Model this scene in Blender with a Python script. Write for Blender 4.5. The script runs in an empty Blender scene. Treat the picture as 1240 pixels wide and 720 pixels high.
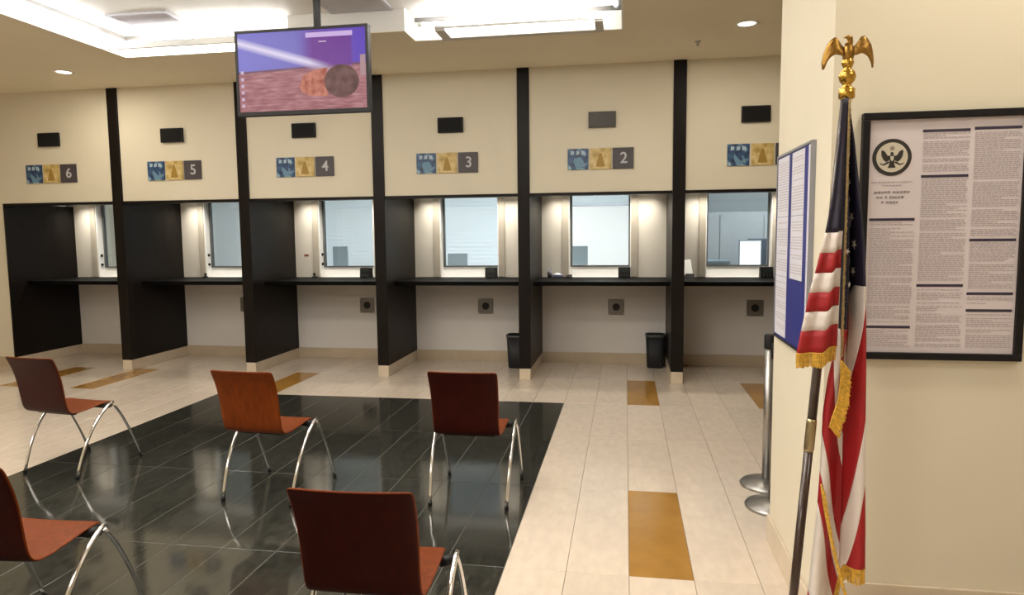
import bpy, bmesh, math, random
from mathutils import Vector, Matrix

random.seed(7)
C = bpy.context.scene.collection
sc = bpy.context.scene
R = math.radians

# ------------------------------------------------------------------ camera
H = 1.6445
cd = bpy.data.cameras.new('camera')
cam = bpy.data.objects.new('camera', cd)
C.objects.link(cam)
cd.sensor_fit = 'HORIZONTAL'
cd.sensor_width = 36.0
cd.lens = 36.0 * 832.573 / 1240.0
cd.clip_start = 0.05
r_ = Vector((0.98670482, 0.16221594, -0.00997906))
u_ = Vector((-0.00502332, 0.09181165, 0.99576372))
f_ = Vector((-0.16244494, 0.98247474, -0.09140586))
M = Matrix((r_, u_, -f_)).transposed().to_4x4()
M.translation = (0, 0, H)
cam.matrix_world = M
sc.camera = cam

# ------------------------------------------------------------------ world, exposure
w = bpy.data.worlds.new('world')
w.use_nodes = True
w.node_tree.nodes['Background'].inputs[0].default_value = (0.9, 0.85, 0.75, 1)
w.node_tree.nodes['Background'].inputs[1].default_value = 0.05
sc.world = w
vs = sc.view_settings
vs.view_transform = 'Standard'
vs.look = 'None'
vs.exposure = -0.14
vs.gamma = 1.0
vs.use_curve_mapping = False
try:
    sc.cycles.use_denoising = True
    sc.cycles.max_bounces = 8
    sc.cycles.diffuse_bounces = 5
    sc.cycles.glossy_bounces = 4
    sc.cycles.transparent_max_bounces = 8
    sc.cycles.caustics_reflective = False
    sc.cycles.caustics_refractive = False
    sc.cycles.sample_clamp_indirect = 4.0
except Exception:
    pass

# ------------------------------------------------------------------ main dimensions
D = 7.592          # front plane of the partition row
YB = 8.70          # wall behind the counters
ZC = 3.446         # ceiling
ZS = 2.07          # underside of the header above the booths
FW = 0.1326        # partition thickness
PITCH = 1.67305
FX = [-7.8720 + PITCH * i for i in range(7)]         # left faces of the partitions
BC = [FX[i] + FW + (PITCH - FW) / 2 for i in range(6)]   # booth centres, signed 6,5,4,3,2,1
TZ = 3.646         # ceiling of the raised tray
TX0, TX1, TY0, TY1 = -4.96, -0.03, 1.2, 6.38


def area(name, loc, rot, sx, sy, energy, col, spread=None):
    l = bpy.data.lights.new(name, 'AREA')
    l.shape = 'RECTANGLE'
    l.size, l.size_y = sx, sy
    l.energy = energy
    l.color = col
    if spread:
        l.spread = R(spread)
    o = bpy.data.objects.new(name, l)
    o.location = loc
    o.rotation_euler = rot
    C.objects.link(o)
    return o


WARM = (1.0, 0.91, 0.75)
NEUT = (1.0, 0.97, 0.92)
COOL = (0.94, 0.98, 1.0)
# four unseen fill lamps added in the tray for general light (housings below)
TRAY_FILL = [(-3.7, 2.1), (-1.3, 2.1), (-3.7, 3.7), (-1.3, 3.7)]
for x, y in TRAY_FILL:
    area('tray_fill_lamp', (x, y, TZ - 0.025), (0, 0, 0), 1.2, 0.55, 32, WARM)
# ceiling troffers of the waiting room behind and beside the camera
for x, y in ((-5.2, -1.4), (-2.2, -1.4)):
    area('troffer_lamp', (x, y, ZC - 0.03), (0, 0, 0), 1.2, 0.6, 66, NEUT)
area('troffer_lamp', (2.2, 0.9, ZC - 0.03), (0, 0, 0), 1.2, 0.6, 7, NEUT)

# ------------------------------------------------------------------ materials
MATS = {}


def lin(c):
    return tuple(((x / 12.92) if x <= 0.04045 else ((x + 0.055) / 1.055) ** 2.4) for x in c)


def mat(name, col, rough=0.5, metal=0.0, emit=None, estr=0.0, coat=0.0, spec=0.5, noise=0.0, nscale=8.0, bump=0.0, rnd=0.0, stretch=None):
    """colour with a little procedural mottling (noise), relief (bump) and piece-to-piece variation (rnd)"""
    if name in MATS:
        return MATS[name]
    m = bpy.data.materials.new(name)
    m.use_nodes = True
    nt = m.node_tree
    b = nt.nodes['Principled BSDF']
    b.inputs['Base Color'].default_value = (*col, 1)
    b.inputs['Roughness'].default_value = rough
    b.inputs['Metallic'].default_value = metal
    b.inputs['Specular IOR Level'].default_value = spec
    if coat:
        b.inputs['Coat Weight'].default_value = coat
        b.inputs['Coat Roughness'].default_value = 0.12
    if emit:
        b.inputs['Emission Color'].default_value = (*emit, 1)
        b.inputs['Emission Strength'].default_value = estr
    if noise or bump or rnd:
        tc = nt.nodes.new('ShaderNodeTexCoord')
        mp = nt.nodes.new('ShaderNodeMapping')
        nz = nt.nodes.new('ShaderNodeTexNoise')
        nz.inputs['Scale'].default_value = nscale
        nz.inputs['Detail'].default_value = 5
        if stretch:
            mp.inputs['Scale'].default_value = stretch
        nt.links.new(tc.outputs['Object'], mp.inputs['Vector'])
        nt.links.new(mp.outputs['Vector'], nz.inputs['Vector'])
        if noise or rnd:
            hsv = nt.nodes.new('ShaderNodeHueSaturation')
            hsv.inputs['Color'].default_value = (*col, 1)
            ma = nt.nodes.new('ShaderNodeMapRange')
            ma.inputs['From Min'].default_value = 0.3
            ma.inputs['From Max'].default_value = 0.7
            ma.inputs['To Min'].default_value = 1 - noise
            ma.inputs['To Max'].default_value = 1 + noise
            nt.links.new(nz.outputs['Fac'], ma.inputs['Value'])
            out = ma.outputs['Result']
            if rnd:
                oi = nt.nodes.new('ShaderNodeObjectInfo')
                mr = nt.nodes.new('ShaderNodeMapRange')
                mr.inputs['To Min'].default_value = 1 - rnd
                mr.inputs['To Max'].default_value = 1 + rnd
                nt.links.new(oi.outputs['Random'], mr.inputs['Value'])
                mu = nt.nodes.new('ShaderNodeMath')
                mu.operation = 'MULTIPLY'
                nt.links.new(out, mu.inputs[0])
                nt.links.new(mr.outputs['Result'], mu.inputs[1])
                out = mu.outputs[0]
                ad = nt.nodes.new('ShaderNodeVectorMath')
                ad.operation = 'ADD'
                sm = nt.nodes.new('ShaderNodeMath')
                sm.operation = 'MULTIPLY'
                sm.inputs[1].default_value = 40
                nt.links.new(oi.outputs['Random'], sm.inputs[0])
                nt.links.new(mp.outputs['Vector'], ad.inputs[0])
                nt.links.new(sm.outputs[0], ad.inputs[1])
                nt.links.new(ad.outputs[0], nz.inputs['Vector'])
            nt.links.new(out, hsv.inputs['Value'])
            nt.links.new(hsv.outputs['Color'], b.inputs['Base Color'])
        if bump:
            bp = nt.nodes.new('ShaderNodeBump')
            bp.inputs['Strength'].default_value = bump
            bp.inputs['Distance'].default_value = 0.004
            nt.links.new(nz.outputs['Fac'], bp.inputs['Height'])
            nt.links.new(bp.outputs['Normal'], b.inputs['Normal'])
    MATS[name] = m
    return m


m_wall = mat('cream_paint', lin((0.865, 0.835, 0.76)), 0.75, noise=0.015, nscale=3, bump=0.03)
m_wallback = mat('booth_paint', lin((0.855, 0.83, 0.785)), 0.7, noise=0.015, nscale=3, bump=0.03)
m_ceil = mat('ceiling_paint', lin((0.925, 0.89, 0.80)), 0.85, noise=0.015, nscale=2)
m_wlow = mat('grey_white_paint', lin((0.86, 0.845, 0.835)), 0.7, noise=0.015, nscale=3, bump=0.03)
m_white = mat('white_paint', (0.86, 0.86, 0.84), 0.6, noise=0.01)
m_esp = mat('espresso_wood', lin((0.075, 0.053, 0.042)), 0.42, noise=0.25, nscale=5, stretch=(6, 6, 0.6), spec=0.18)
m_counter = mat('black_counter', lin((0.032, 0.028, 0.026)), 0.55, noise=0.1, spec=0.06)
m_stone = mat('cream_stone', lin((0.80, 0.745, 0.665)), 0.35, noise=0.07, nscale=6, rnd=0.03)
m_base = mat('stone_skirting', lin((0.73, 0.665, 0.575)), 0.35, noise=0.07, nscale=5)
m_tile = mat('limestone_tile', lin((0.835, 0.78, 0.72)), 0.16, noise=0.06, nscale=9, rnd=0.045, stretch=(2.2, 0.9, 1))
m_amber = mat('amber_tile', lin((0.64, 0.47, 0.21)), 0.17, noise=0.12, nscale=5, rnd=0.05)
m_dark = mat('dark_slate_tile', lin((0.19, 0.19, 0.172)), 0.085, noise=0.38, nscale=13, rnd=0.14, bump=0.06, stretch=(2.4, 0.7, 1))
m_grout = mat('floor_grout', lin((0.56, 0.50, 0.43)), 0.8)
m_dgrout = mat('dark_grout', lin((0.36, 0.355, 0.33)), 0.6)
m_black = mat('black_plastic', (0.010, 0.010, 0.011), 0.5, spec=0.25)
m_blackm = mat('black_grille', (0.012, 0.012, 0.012), 0.8, noise=0.5, nscale=160, spec=0.15)
m_greym = mat('dark_grey_grille', (0.07, 0.068, 0.065), 0.6, noise=0.4, nscale=160)
m_chrome = mat('chrome', (0.78, 0.78, 0.78), 0.14, 1.0)
m_steel = mat('brushed_steel', (0.42, 0.41, 0.40), 0.36, 1.0, noise=0.05, nscale=30)
m_plate = mat('steel_plate', lin((0.44, 0.42, 0.40)), 0.4, 0.5)
m_alum = mat('aluminium', lin((0.62, 0.63, 0.68)), 0.35, 0.6)
m_cherry = mat('cherry_ply', lin((0.185, 0.036, 0.014)), 0.5, noise=0.22, nscale=4, stretch=(14, 14, 0.9), spec=0.15)
m_cherry2 = mat('orange_cherry_ply', lin((0.45, 0.20, 0.045)), 0.45, noise=0.22, nscale=4, stretch=(14, 14, 0.9), spec=0.25)
m_cherry_lit = mat('lit_front_ply', lin((0.40, 0.175, 0.035)), 0.5, noise=0.2, nscale=4, stretch=(14, 14, 0.9), spec=0.15)  # same ply, ceiling light on seat and front put into the colour
m_edge = mat('ply_edge', lin((0.33, 0.16, 0.09)), 0.5, noise=0.1)
m_brass = mat('brass', lin((0.80, 0.64, 0.30)), 0.24, 1.0, noise=0.06, nscale=60)
m_abrass = mat('antique_brass', lin((0.62, 0.47, 0.23)), 0.34, 0.9, noise=0.25, nscale=70, bump=0.6)
m_gold = mat('gold_fringe', lin((0.83, 0.65, 0.24)), 0.6, noise=0.3, nscale=90)
m_pole = mat('dark_oak_pole', lin((0.20, 0.13, 0.095)), 0.3, noise=0.2, nscale=20, coat=0.3)
m_paper = mat('poster_paper', lin((0.835, 0.80, 0.82)), 0.35)
m_paper2 = mat('notice_paper', lin((0.83, 0.83, 0.88)), 0.5)
m_ink = mat('purple_black_ink', lin((0.20, 0.17, 0.25)), 0.6)
m_text = mat('pale_grey_print', lin((0.70, 0.665, 0.685)), 0.6)
m_text2 = mat('grey_print', lin((0.56, 0.53, 0.55)), 0.6)
m_seal = mat('seal_ink', lin((0.16, 0.145, 0.13)), 0.6)
m_sealp = mat('seal_parchment', lin((0.79, 0.765, 0.70)), 0.5)
m_blue = mat('blue_board', lin((0.13, 0.16, 0.47)), 0.45, noise=0.05)
m_navyline = mat('navy_strip', lin((0.16, 0.15, 0.42)), 0.5)
m_frame = mat('black_frame', (0.010, 0.009, 0.010), 0.45, spec=0.2)
m_winframe = mat('window_frame_grey', lin((0.36, 0.37, 0.37)), 0.4, 0.3)
m_casing = mat('window_casing_grey', lin((0.70, 0.665, 0.61)), 0.55, noise=0.04)
m_office = mat('office_paint', lin((0.85, 0.885, 0.905)), 0.8, noise=0.02)
m_offgrey = mat('office_grey', lin((0.68, 0.71, 0.73)), 0.6, noise=0.03)
m_mon = mat('monitor_grey', lin((0.44, 0.50, 0.54)), 0.5)
m_lampw = mat('lamp_diffuser', (0.9, 0.9, 0.9), 0.5, emit=(1.0, 0.95, 0.86), estr=6.0)
m_strip = mat('strip_diffuser', (0.9, 0.9, 0.9), 0.5, emit=(1.0, 0.93, 0.80), estr=0.9)
m_tube = mat('cove_tube', (0.9, 0.9, 0.9), 0.5, emit=(1.0, 0.98, 0.945), estr=52.0)
m_down = mat('downlight_lens', (0.9, 0.9, 0.9), 0.5, emit=(1.0, 0.93, 0.78), estr=7.0)
m_offlamp = mat('office_lamp', (0.9, 0.9, 0.9), 0.5, emit=(0.93, 0.98, 1.0), estr=5.0)
m_screenw = mat('lit_white_screen', (0.8, 0.8, 0.8), 0.4, emit=(0.92, 0.96, 1.0), estr=0.8)
m_ltrim = mat('fixture_trim', lin((0.80, 0.79, 0.77)), 0.5)
m_vent = mat('vent_grey', lin((0.78, 0.78, 0.82)), 0.6)
m_red = mat('flag_red', lin((0.62, 0.075, 0.10)), 0.6, noise=0.06, nscale=20)
m_fwhite = mat('flag_white', lin((0.88, 0.845, 0.825)), 0.6, noise=0.03, nscale=20)
m_navy = mat('flag_navy', lin((0.115, 0.10, 0.185)), 0.6, noise=0.08, nscale=20)
m_sticker = mat('brown_sticker', lin((0.55, 0.33, 0.24)), 0.6)
m_blind = mat('blind_white', lin((0.86, 0.90, 0.93)), 0.6)


def glass_mat():
    m = bpy.data.materials.new('window_glass')
    m.use_nodes = True
    nt = m.node_tree
    nt.nodes.remove(nt.nodes['Principled BSDF'])
    tr = nt.nodes.new('ShaderNodeBsdfTransparent')
    tr.inputs[0].default_value = (0.95, 0.975, 0.98, 1)
    gl = nt.nodes.new('ShaderNodeBsdfGlossy')
    gl.inputs['Roughness'].default_value = 0.03
    fr = nt.nodes.new('ShaderNodeFresnel')
    fr.inputs[0].default_value = 1.45
    mx = nt.nodes.new('ShaderNodeMixShader')
    nt.links.new(fr.outputs[0], mx.inputs[0])
    nt.links.new(tr.outputs[0], mx.inputs[1])
    nt.links.new(gl.outputs[0], mx.inputs[2])
    nt.links.new(mx.outputs[0], nt.nodes['Material Output'].inputs[0])
    return m


m_glass = glass_mat()


# ------------------------------------------------------------------ mesh helpers
def wloc(o):
    v = Vector((0, 0, 0))
    while o:
        v = v + o.location
        o = o.parent
    return v


class MB:
    """collects simple shapes given in world coordinates; build() makes ONE object of them"""

    def __init__(s):
        s.v, s.f, s.sm = [], [], []

    def quad(s, a, b, c, d):
        n = len(s.v)
        s.v += [a, b, c, d]
        s.f.append((n, n + 1, n + 2, n + 3))
        s.sm.append(False)
        return s

    def box(s, x0, x1, y0, y1, z0, z1):
        n = len(s.v)
        s.v += [(x0, y0, z0), (x1, y0, z0), (x1, y1, z0), (x0, y1, z0), (x0, y0, z1), (x1, y0, z1), (x1, y1, z1), (x0, y1, z1)]
        for f in ((0, 3, 2, 1), (4, 5, 6, 7), (0, 1, 5, 4), (1, 2, 6, 5), (2, 3, 7, 6), (3, 0, 4, 7)):
            s.f.append(tuple(n + i for i in f))
            s.sm.append(False)
        return s

    def taper(s, x, y, z0, z1, a0, b0, a1, b1):
        n = len(s.v)
        for (z, a, b) in ((z0, a0, b0), (z1, a1, b1)):
            s.v += [(x - a, y - b, z), (x + a, y - b, z), (x + a, y + b, z), (x - a, y + b, z)]
        for f in ((0, 3, 2, 1), (4, 5, 6, 7), (0, 1, 5, 4), (1, 2, 6, 5), (2, 3, 7, 6), (3, 0, 4, 7)):
            s.f.append(tuple(n + i for i in f))
            s.sm.append(False)
        return s

    def prism(s, pts, axis, a, b):
        """polygon pts (two coordinates) extruded along axis 'x','y','z' from a to b"""
        n = len(s.v)
        k = len(pts)

        def P(p, t):
            return {'x': (t, p[0], p[1]), 'y': (p[0], t, p[1]), 'z': (p[0], p[1], t)}[axis]
        s.v += [P(p, a) for p in pts] + [P(p, b) for p in pts]
        s.f.append(tuple(n + i for i in reversed(range(k))))
        s.f.append(tuple(n + k + i for i in range(k)))
        s.sm += [False, False]
        for i in range(k):
            j = (i + 1) % k
            s.f.append((n + i, n + j, n + k + j, n + k + i))
            s.sm.append(False)
        return s

    def tube(s, path, rad, n=10, caps=True, flat=1.0):
        P = [Vector(p) for p in path]
        rads = rad if isinstance(rad, (list, tuple)) else [rad] * len(P)
        base = len(s.v)
        t = (P[1] - P[0]).normalized()
        up = Vector((0, 0, 1)) if abs(t.z) < 0.9 else Vector((1, 0, 0))
        nx = t.cross(up).normalized()
        for i, p in enumerate(P):
            if i == 0:
                t = P[1] - P[0]
            elif i == len(P) - 1:
                t = P[-1] - P[-2]
            else:
                t = (P[i + 1] - P[i - 1])
            t.normalize()
            nx = (nx - t * nx.dot(t)).normalized()
            ny = t.cross(nx)
            for k in range(n):
                a = 2 * math.pi * k / n
                s.v.append(tuple(p + nx * math.cos(a) * rads[i] + ny * math.sin(a) * rads[i] * flat))
        for i in range(len(P) - 1):
            for k in range(n):
                k2 = (k + 1) % n
                s.f.append((base + i * n + k, base + i * n + k2, base + (i + 1) * n + k2, base + (i + 1) * n + k))
                s.sm.append(True)
        if caps:
            s.f.append(tuple(base + k for k in reversed(range(n))))
            s.f.append(tuple(base + (len(P) - 1) * n + k for k in range(n)))
            s.sm += [False, False]
        return s

    def lathe(s, prof, c=(0, 0, 0), n=24, axis='z'):
        """profile of (radius, height) turned about an axis through c"""
        base = len(s.v)
        for (r, h) in prof:
            for k in range(n):
                a = 2 * math.pi * k / n
                x, y = r * math.cos(a), r * math.sin(a)
                if axis == 'z':
                    s.v.append((c[0] + x, c[1] + y, c[2] + h))
                else:
                    s.v.append((c[0] + x, c[1] + h, c[2] + y))
        for i in range(len(prof) - 1):
            for k in range(n):
                k2 = (k + 1) % n
                s.f.append((base + i * n + k, base + i * n + k2, base + (i + 1) * n + k2, base + (i + 1) * n + k))
                s.sm.append(True)
        s.f.append(tuple(base + k for k in reversed(range(n))))
        s.f.append(tuple(base + (len(prof) - 1) * n + k for k in range(n)))
        s.sm += [False, False]
        return s

    def ball(s, c, rx, ry, rz, n=14, m=9):
        base = len(s.v)
        for i in range(1, m):
            a = math.pi * i / m
            for k in range(n):
                b = 2 * math.pi * k / n
                s.v.append((c[0] + rx * math.sin(a) * math.cos(b), c[1] + ry * math.sin(a) * math.sin(b), c[2] - rz * math.cos(a)))
        lo = len(s.v)
        s.v.append((c[0], c[1], c[2] - rz))
        s.v.append((c[0], c[1], c[2] + rz))
        for i in range(m - 2):
            for k in range(n):
                k2 = (k + 1) % n
                s.f.append((base + i * n + k, base + i * n + k2, base + (i + 1) * n + k2, base + (i + 1) * n + k))
                s.sm.append(True)
        for k in range(n):
            k2 = (k + 1) % n
            s.f.append((lo, base + k2, base + k))
            s.f.append((lo + 1, base + (m - 2) * n + k, base + (m - 2) * n + k2))
            s.sm += [True, True]
        return s

    def grid(s, rows, smooth=True, close=False):
        base = len(s.v)
        n = len(rows[0])
        for r in rows:
            s.v += [tuple(p) for p in r]
        for i in range(len(rows) - 1):
            for k in range(n - 1 + (1 if close else 0)):
                k2 = (k + 1) % n
                s.f.append((base + i * n + k, base + i * n + k2, base + (i + 1) * n + k2, base + (i + 1) * n + k))
                s.sm.append(smooth)
        return s

    def build(s, name, m, parent=None, bevel=0.0, solid=0.0, seg=2):
        me = bpy.data.meshes.new(name)
        o = bpy.data.objects.new(name, me)
        off = wloc(parent) if parent else Vector((0, 0, 0))
        me.from_pydata([tuple(Vector(v) - off) for v in s.v], [], s.f)
        me.polygons.foreach_set('use_smooth', s.sm)
        bm = bmesh.new()
        bm.from_mesh(me)
        bmesh.ops.recalc_face_normals(bm, faces=bm.faces)
        bm.to_mesh(me)
        bm.free()
        for mm in (m if isinstance(m, list) else [m]):
            me.materials.append(mm)
        C.objects.link(o)
        if parent:
            o.parent = parent
        if solid:
            md = o.modifiers.new('thickness', 'SOLIDIFY')
            md.thickness = solid
            md.offset = 0
        if bevel:
            md = o.modifiers.new('soft_edge', 'BEVEL')
            md.width = bevel
            md.segments = seg
            md.limit_method = 'ANGLE'
        return o


def tag(o, label=None, cat=None, group=None, kind=None):
    if label:
        o['label'] = label
    if cat:
        o['category'] = cat
    if group:
        o['group'] = group
    if kind:
        o['kind'] = kind
    return o


def thing(name, loc, label, cat, group=None):
    o = bpy.data.objects.new(name, None)
    o.empty_display_size = 0.1
    o.location = loc
    C.objects.link(o)
    return tag(o, label, cat, group)


def struct(name, loc=(0, 0, 0)):
    o = bpy.data.objects.new(name, None)
    o.location = loc
    C.objects.link(o)
    return tag(o, kind='structure')


def copy_tree(o, parent=None):
    c = o.copy()
    C.objects.link(c)
    c.parent = parent
    for ch in list(o.children):
        copy_tree(ch, c)
    return c


def text_obj(name, s, size, loc, rot, m, parent, extrude=0.0006, bold=0.0):
    cu = bpy.data.curves.new(name, 'FONT')
    cu.body = s
    cu.size = size
    cu.extrude = extrude
    cu.offset = bold
    cu.align_x = 'CENTER'
    cu.align_y = 'CENTER'
    cu.materials.append(m)
    o = bpy.data.objects.new(name, cu)
    o.location = Vector(loc) - wloc(parent)
    o.rotation_euler = rot
    C.objects.link(o)
    bpy.context.view_layer.update()
    me = bpy.data.meshes.new_from_object(o.evaluated_get(bpy.context.evaluated_depsgraph_get()))
    n = bpy.data.objects.new(name, me)
    n.location = o.location
    n.rotation_euler = o.rotation_euler
    bpy.data.objects.remove(o)
    C.objects.link(n)
    n.parent = parent
    n.name = name
    return n


# ================================================================== SETTING
XL, XR, YR, YO = -8.9, 4.6, -3.2, 11.7    # room limits; YO = far wall of the office behind the glass
# ---- floor: slab with every tile laid on it
floor = MB().box(XL - 0.2, XR + 0.2, YR - 0.2, YO + 0.2, -0.12, -0.006).build('floor', m_grout)
tag(floor, kind='structure')
TW, TL = 0.3048, 1.12161
GX, GY = -0.584, 2.1015            # right edge of the dark field, first tile row line
DX0, DX1, DY1 = GX - 12 * TW, GX, GY + 4 * TL
J = 0.0022


def tile_mesh(name, w, l, h=0.007):
    bm = bmesh.new()
    b = 0.0015
    vs_ = []
    for (z, i) in ((-0.006, 0), (h - 0.006 - b, 0), (h - 0.006, b)):
        vs_.append([bm.verts.new(p) for p in ((-w / 2 + i, -l / 2 + i, z), (w / 2 - i, -l / 2 + i, z), (w / 2 - i, l / 2 - i, z), (-w / 2 + i, l / 2 - i, z))])
    for a in range(2):
        for k in range(4):
            bm.faces.new((vs_[a][k], vs_[a][(k + 1) % 4], vs_[a + 1][(k + 1) % 4], vs_[a + 1][k]))
    bm.faces.new(vs_[2])
    me = bpy.data.meshes.new(name)
    bm.to_mesh(me)
    bm.free()
    return me


tm_light = tile_mesh('limestone_tile', TW - J, TL - J)
tm_light.materials.append(m_tile)
tm_amber = tile_mesh('amber_tile', TW - J, TL - J)
tm_amber.materials.append(m_amber)
tm_dark = tile_mesh('dark_tile', TW - 0.0032, TL - 0.0032)
tm_dark.materials.append(m_dark)
tm_short = tile_mesh('short_tile', TW - J, YB - (GY + 5 * TL) - J)
tm_short.materials.append(m_tile)
MB().box(DX0, DX1, 0.98, DY1, -0.0062, -0.0002).build('dark_grout_bed', m_dgrout, floor)
amber_cells = {(2, 1): 1, (2, 4): 1, (6, 4): 1, (-11, 4): 1, (-18, 4): 1, (-21, 4): 1, (-24, 3): 1, (6, 1): 1}
for cx in range(-25, 9):
    for ry in range(-1, 5):
        x, y = GX + (cx + 0.5) * TW, GY + (ry + 0.5) * TL
        dark = (-12 <= cx < 0) and ry < 4
        if ry == -1 and not (-10 <= cx < 6):
            continue
        if cx < -18 and ry < 1:
            continue
        if x > 0.95 and y < 3.6:
            continue
        me, nm = (tm_dark, 'dark_tile') if dark else ((tm_amber, 'amber_tile') if (cx, ry) in amber_cells else (tm_light, 'floor_tile'))
        o = bpy.data.objects.new(nm, me)
        o.location = (x, y, 0)
        C.objects.link(o)
        o.parent = floor
    x, y = GX + (cx + 0.5) * TW, (GY + 5 * TL + YB) / 2
    o = bpy.data.objects.new('floor_tile', tm_short)
    o.location = (x, y, 0)
    C.objects.link(o)
    o.parent = floor
rest = MB()        # the same paving goes on out of the frame
for cx in range(-27, 17):
    for ry in range(-5, 0):
        x0, y0 = GX + cx * TW, GY + ry * TL
        if ry == -1 and -10 <= cx < 6:
            continue
        if x0 > 0.4 and y0 > 1.7:
            continue
        if -12 <= cx < 0:
            continue
        rest.box(x0 + J / 2, x0 + TW - J / 2, y0 + J / 2, y0 + TL - J / 2, -0.006, 0.001)
tag(rest.build('tile_paving', m_tile, floor), kind='stuff')
rest = MB()
for cx in range(-12, 0):
    for ry in range(-3, 0):
        if ry == -1 and cx >= -10:
            continue
        x0, y0 = GX + cx * TW, GY + ry * TL
        rest.box(x0 + J / 2, x0 + TW - J / 2, y0 + J / 2, y0 + TL - J / 2, -0.006, 0.001)
tag(rest.build('dark_tile_paving', m_dark, floor), kind='stuff')

# ---- ceiling with the raised tray
ce = MB()
ce.box(XL, TX0, YR, 7.75, ZC, ZC + 0.1).box(TX1, XR, YR, 7.75, ZC, ZC + 0.1)
ce.box(TX0, TX1, TY1, 7.75, ZC, ZC + 0.1).box(TX0, TX1, YR, TY0, ZC, ZC + 0.1)
ceiling = tag(ce.build('ceiling', m_ceil), kind='structure')
tr = MB()
tr.box(TX0, TX0 + 0.012, TY0, TY1, ZC + 0.0005, TZ).box(TX1 - 0.012, TX1, TY0, TY1, ZC + 0.0005, TZ)
tr.box(TX0 + 0.012, TX1 - 0.012, TY1 - 0.012, TY1, ZC + 0.0005, TZ).box(TX0 + 0.012, TX1 - 0.012, TY0, TY0 + 0.012, ZC + 0.0005, TZ)
tr.build('tray_side', m_white, ceiling)
MB().box(TX0 - 0.03, TX1 + 0.03, TY0 - 0.03, TY1 + 0.03, TZ, TZ + 0.04).build('tray_ceiling', m_white, ceiling)
MB().box(-3.05, -1.94, 6.05, TY1 - 0.012, ZC + 0.006, TZ).build('bulkhead', m_white, ceiling)
MB().box(-3.05, -1.94, 6.05, TY1 - 0.012, ZC, ZC + 0.006).build('bulkhead_soffit', m_ceil, ceiling)
# shadow gap mould where the tray sides meet the tray ceiling
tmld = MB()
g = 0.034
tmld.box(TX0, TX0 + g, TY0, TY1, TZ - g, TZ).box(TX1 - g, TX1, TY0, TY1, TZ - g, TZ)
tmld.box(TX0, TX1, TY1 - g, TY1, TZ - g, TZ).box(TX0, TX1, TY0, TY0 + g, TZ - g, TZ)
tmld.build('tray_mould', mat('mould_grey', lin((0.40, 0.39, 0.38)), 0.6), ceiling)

# ---- walls
tag(MB().box(XL - 0.15, XL, YR, YO, 0, 3.7).build('wall_left', m_wall), kind='structure')
tag(MB().box(XR, XR + 0.15, YR, YO, 0, 3.7).build('wall_right', m_wall), kind='structure')
tag(MB().box(XL, XR, YR - 0.15, YR, 0, 3.7).build('wall_rear', m_wall), kind='structure')
# wall block on the right: side face with the blue board, front face with the framed poster
WX, WY0, WY1 = 0.766, 2.80, 3.72
tag(MB().box(WX, XR, WY0, WY1, 0, ZC).build('wall_pier', m_wall), kind='structure')
bb = MB()
bb.box(WX - 0.014, WX, WY0 - 0.014, WY1 + 0.014, 0, 0.145).box(WX, XR, WY0 - 0.014, WY0, 0, 0.262)
tag(bb.build('baseboard_pier', m_stone, bevel=0.004), kind='structure')
# header above the booths
hd = MB()
for i in range(6):
    hd.box(FX[i] + FW, FX[i + 1], D + 0.012, D + 0.16, ZS + 0.025, ZC)
hd.box(XL, FX[0] + FW, D + 0.012, D + 0.16, ZS + 0.024, ZC).box(FX[6] + FW, XR, D + 0.012, D + 0.16, 0, ZC)
hd.box(XL, FX[0] + FW - 0.02, D + 0.012, D + 0.16, 0, ZS + 0.024)
tag(hd.build('wall_header', m_wall), kind='structure')
sf = MB()
sf.box(FX[0], XR, D + 0.16, YB, ZS + 0.10, ZS + 0.16)
sofo = tag(sf.build('trim_1', m_white), kind='structure')
for i in range(6):      # dark edging under each header panel
    o = MB().box(FX[i] + FW, FX[i + 1], D + 0.002, D + 0.16, ZS - 0.008, ZS + 0.024).build('trim_%d' % (i + 2), m_esp)
    tag(o, kind='structure')
# wall behind the counters, with the window openings
OL, OR_ = 0.43, 0.345
wb = MB()
wb.box(FX[0], XR, YB, YB + 0.16, ZS + 0.10, 3.0)
edges = [FX[0]] + sum([[c - OL, c + OR_] for c in BC], []) + [XR]
for k in range(0, len(edges), 2):
    wb.box(edges[k], edges[k + 1], YB, YB + 0.16, 1.10, ZS + 0.10)
wbo = tag(wb.build('wall_back', m_wallback), kind='structure')
MB().box(FX[0], XR, YB, YB + 0.16, 0, 1.10).build('lower_wall_panel', m_wlow, wbo)
for i in range(6):
    o = MB().box(FX[i] + FW, FX[i + 1], YB - 0.014, YB, 0, 0.14).build('baseboard_back_%d' % (i + 1), m_base, bevel=0.003)
    tag(o, kind='structure')
tag(MB().box(XL, FX[0] + FW - 0.02, D - 0.002, D + 0.012, 0, 0.14).build('baseboard_left', m_base, bevel=0.003), kind='structure')

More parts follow.
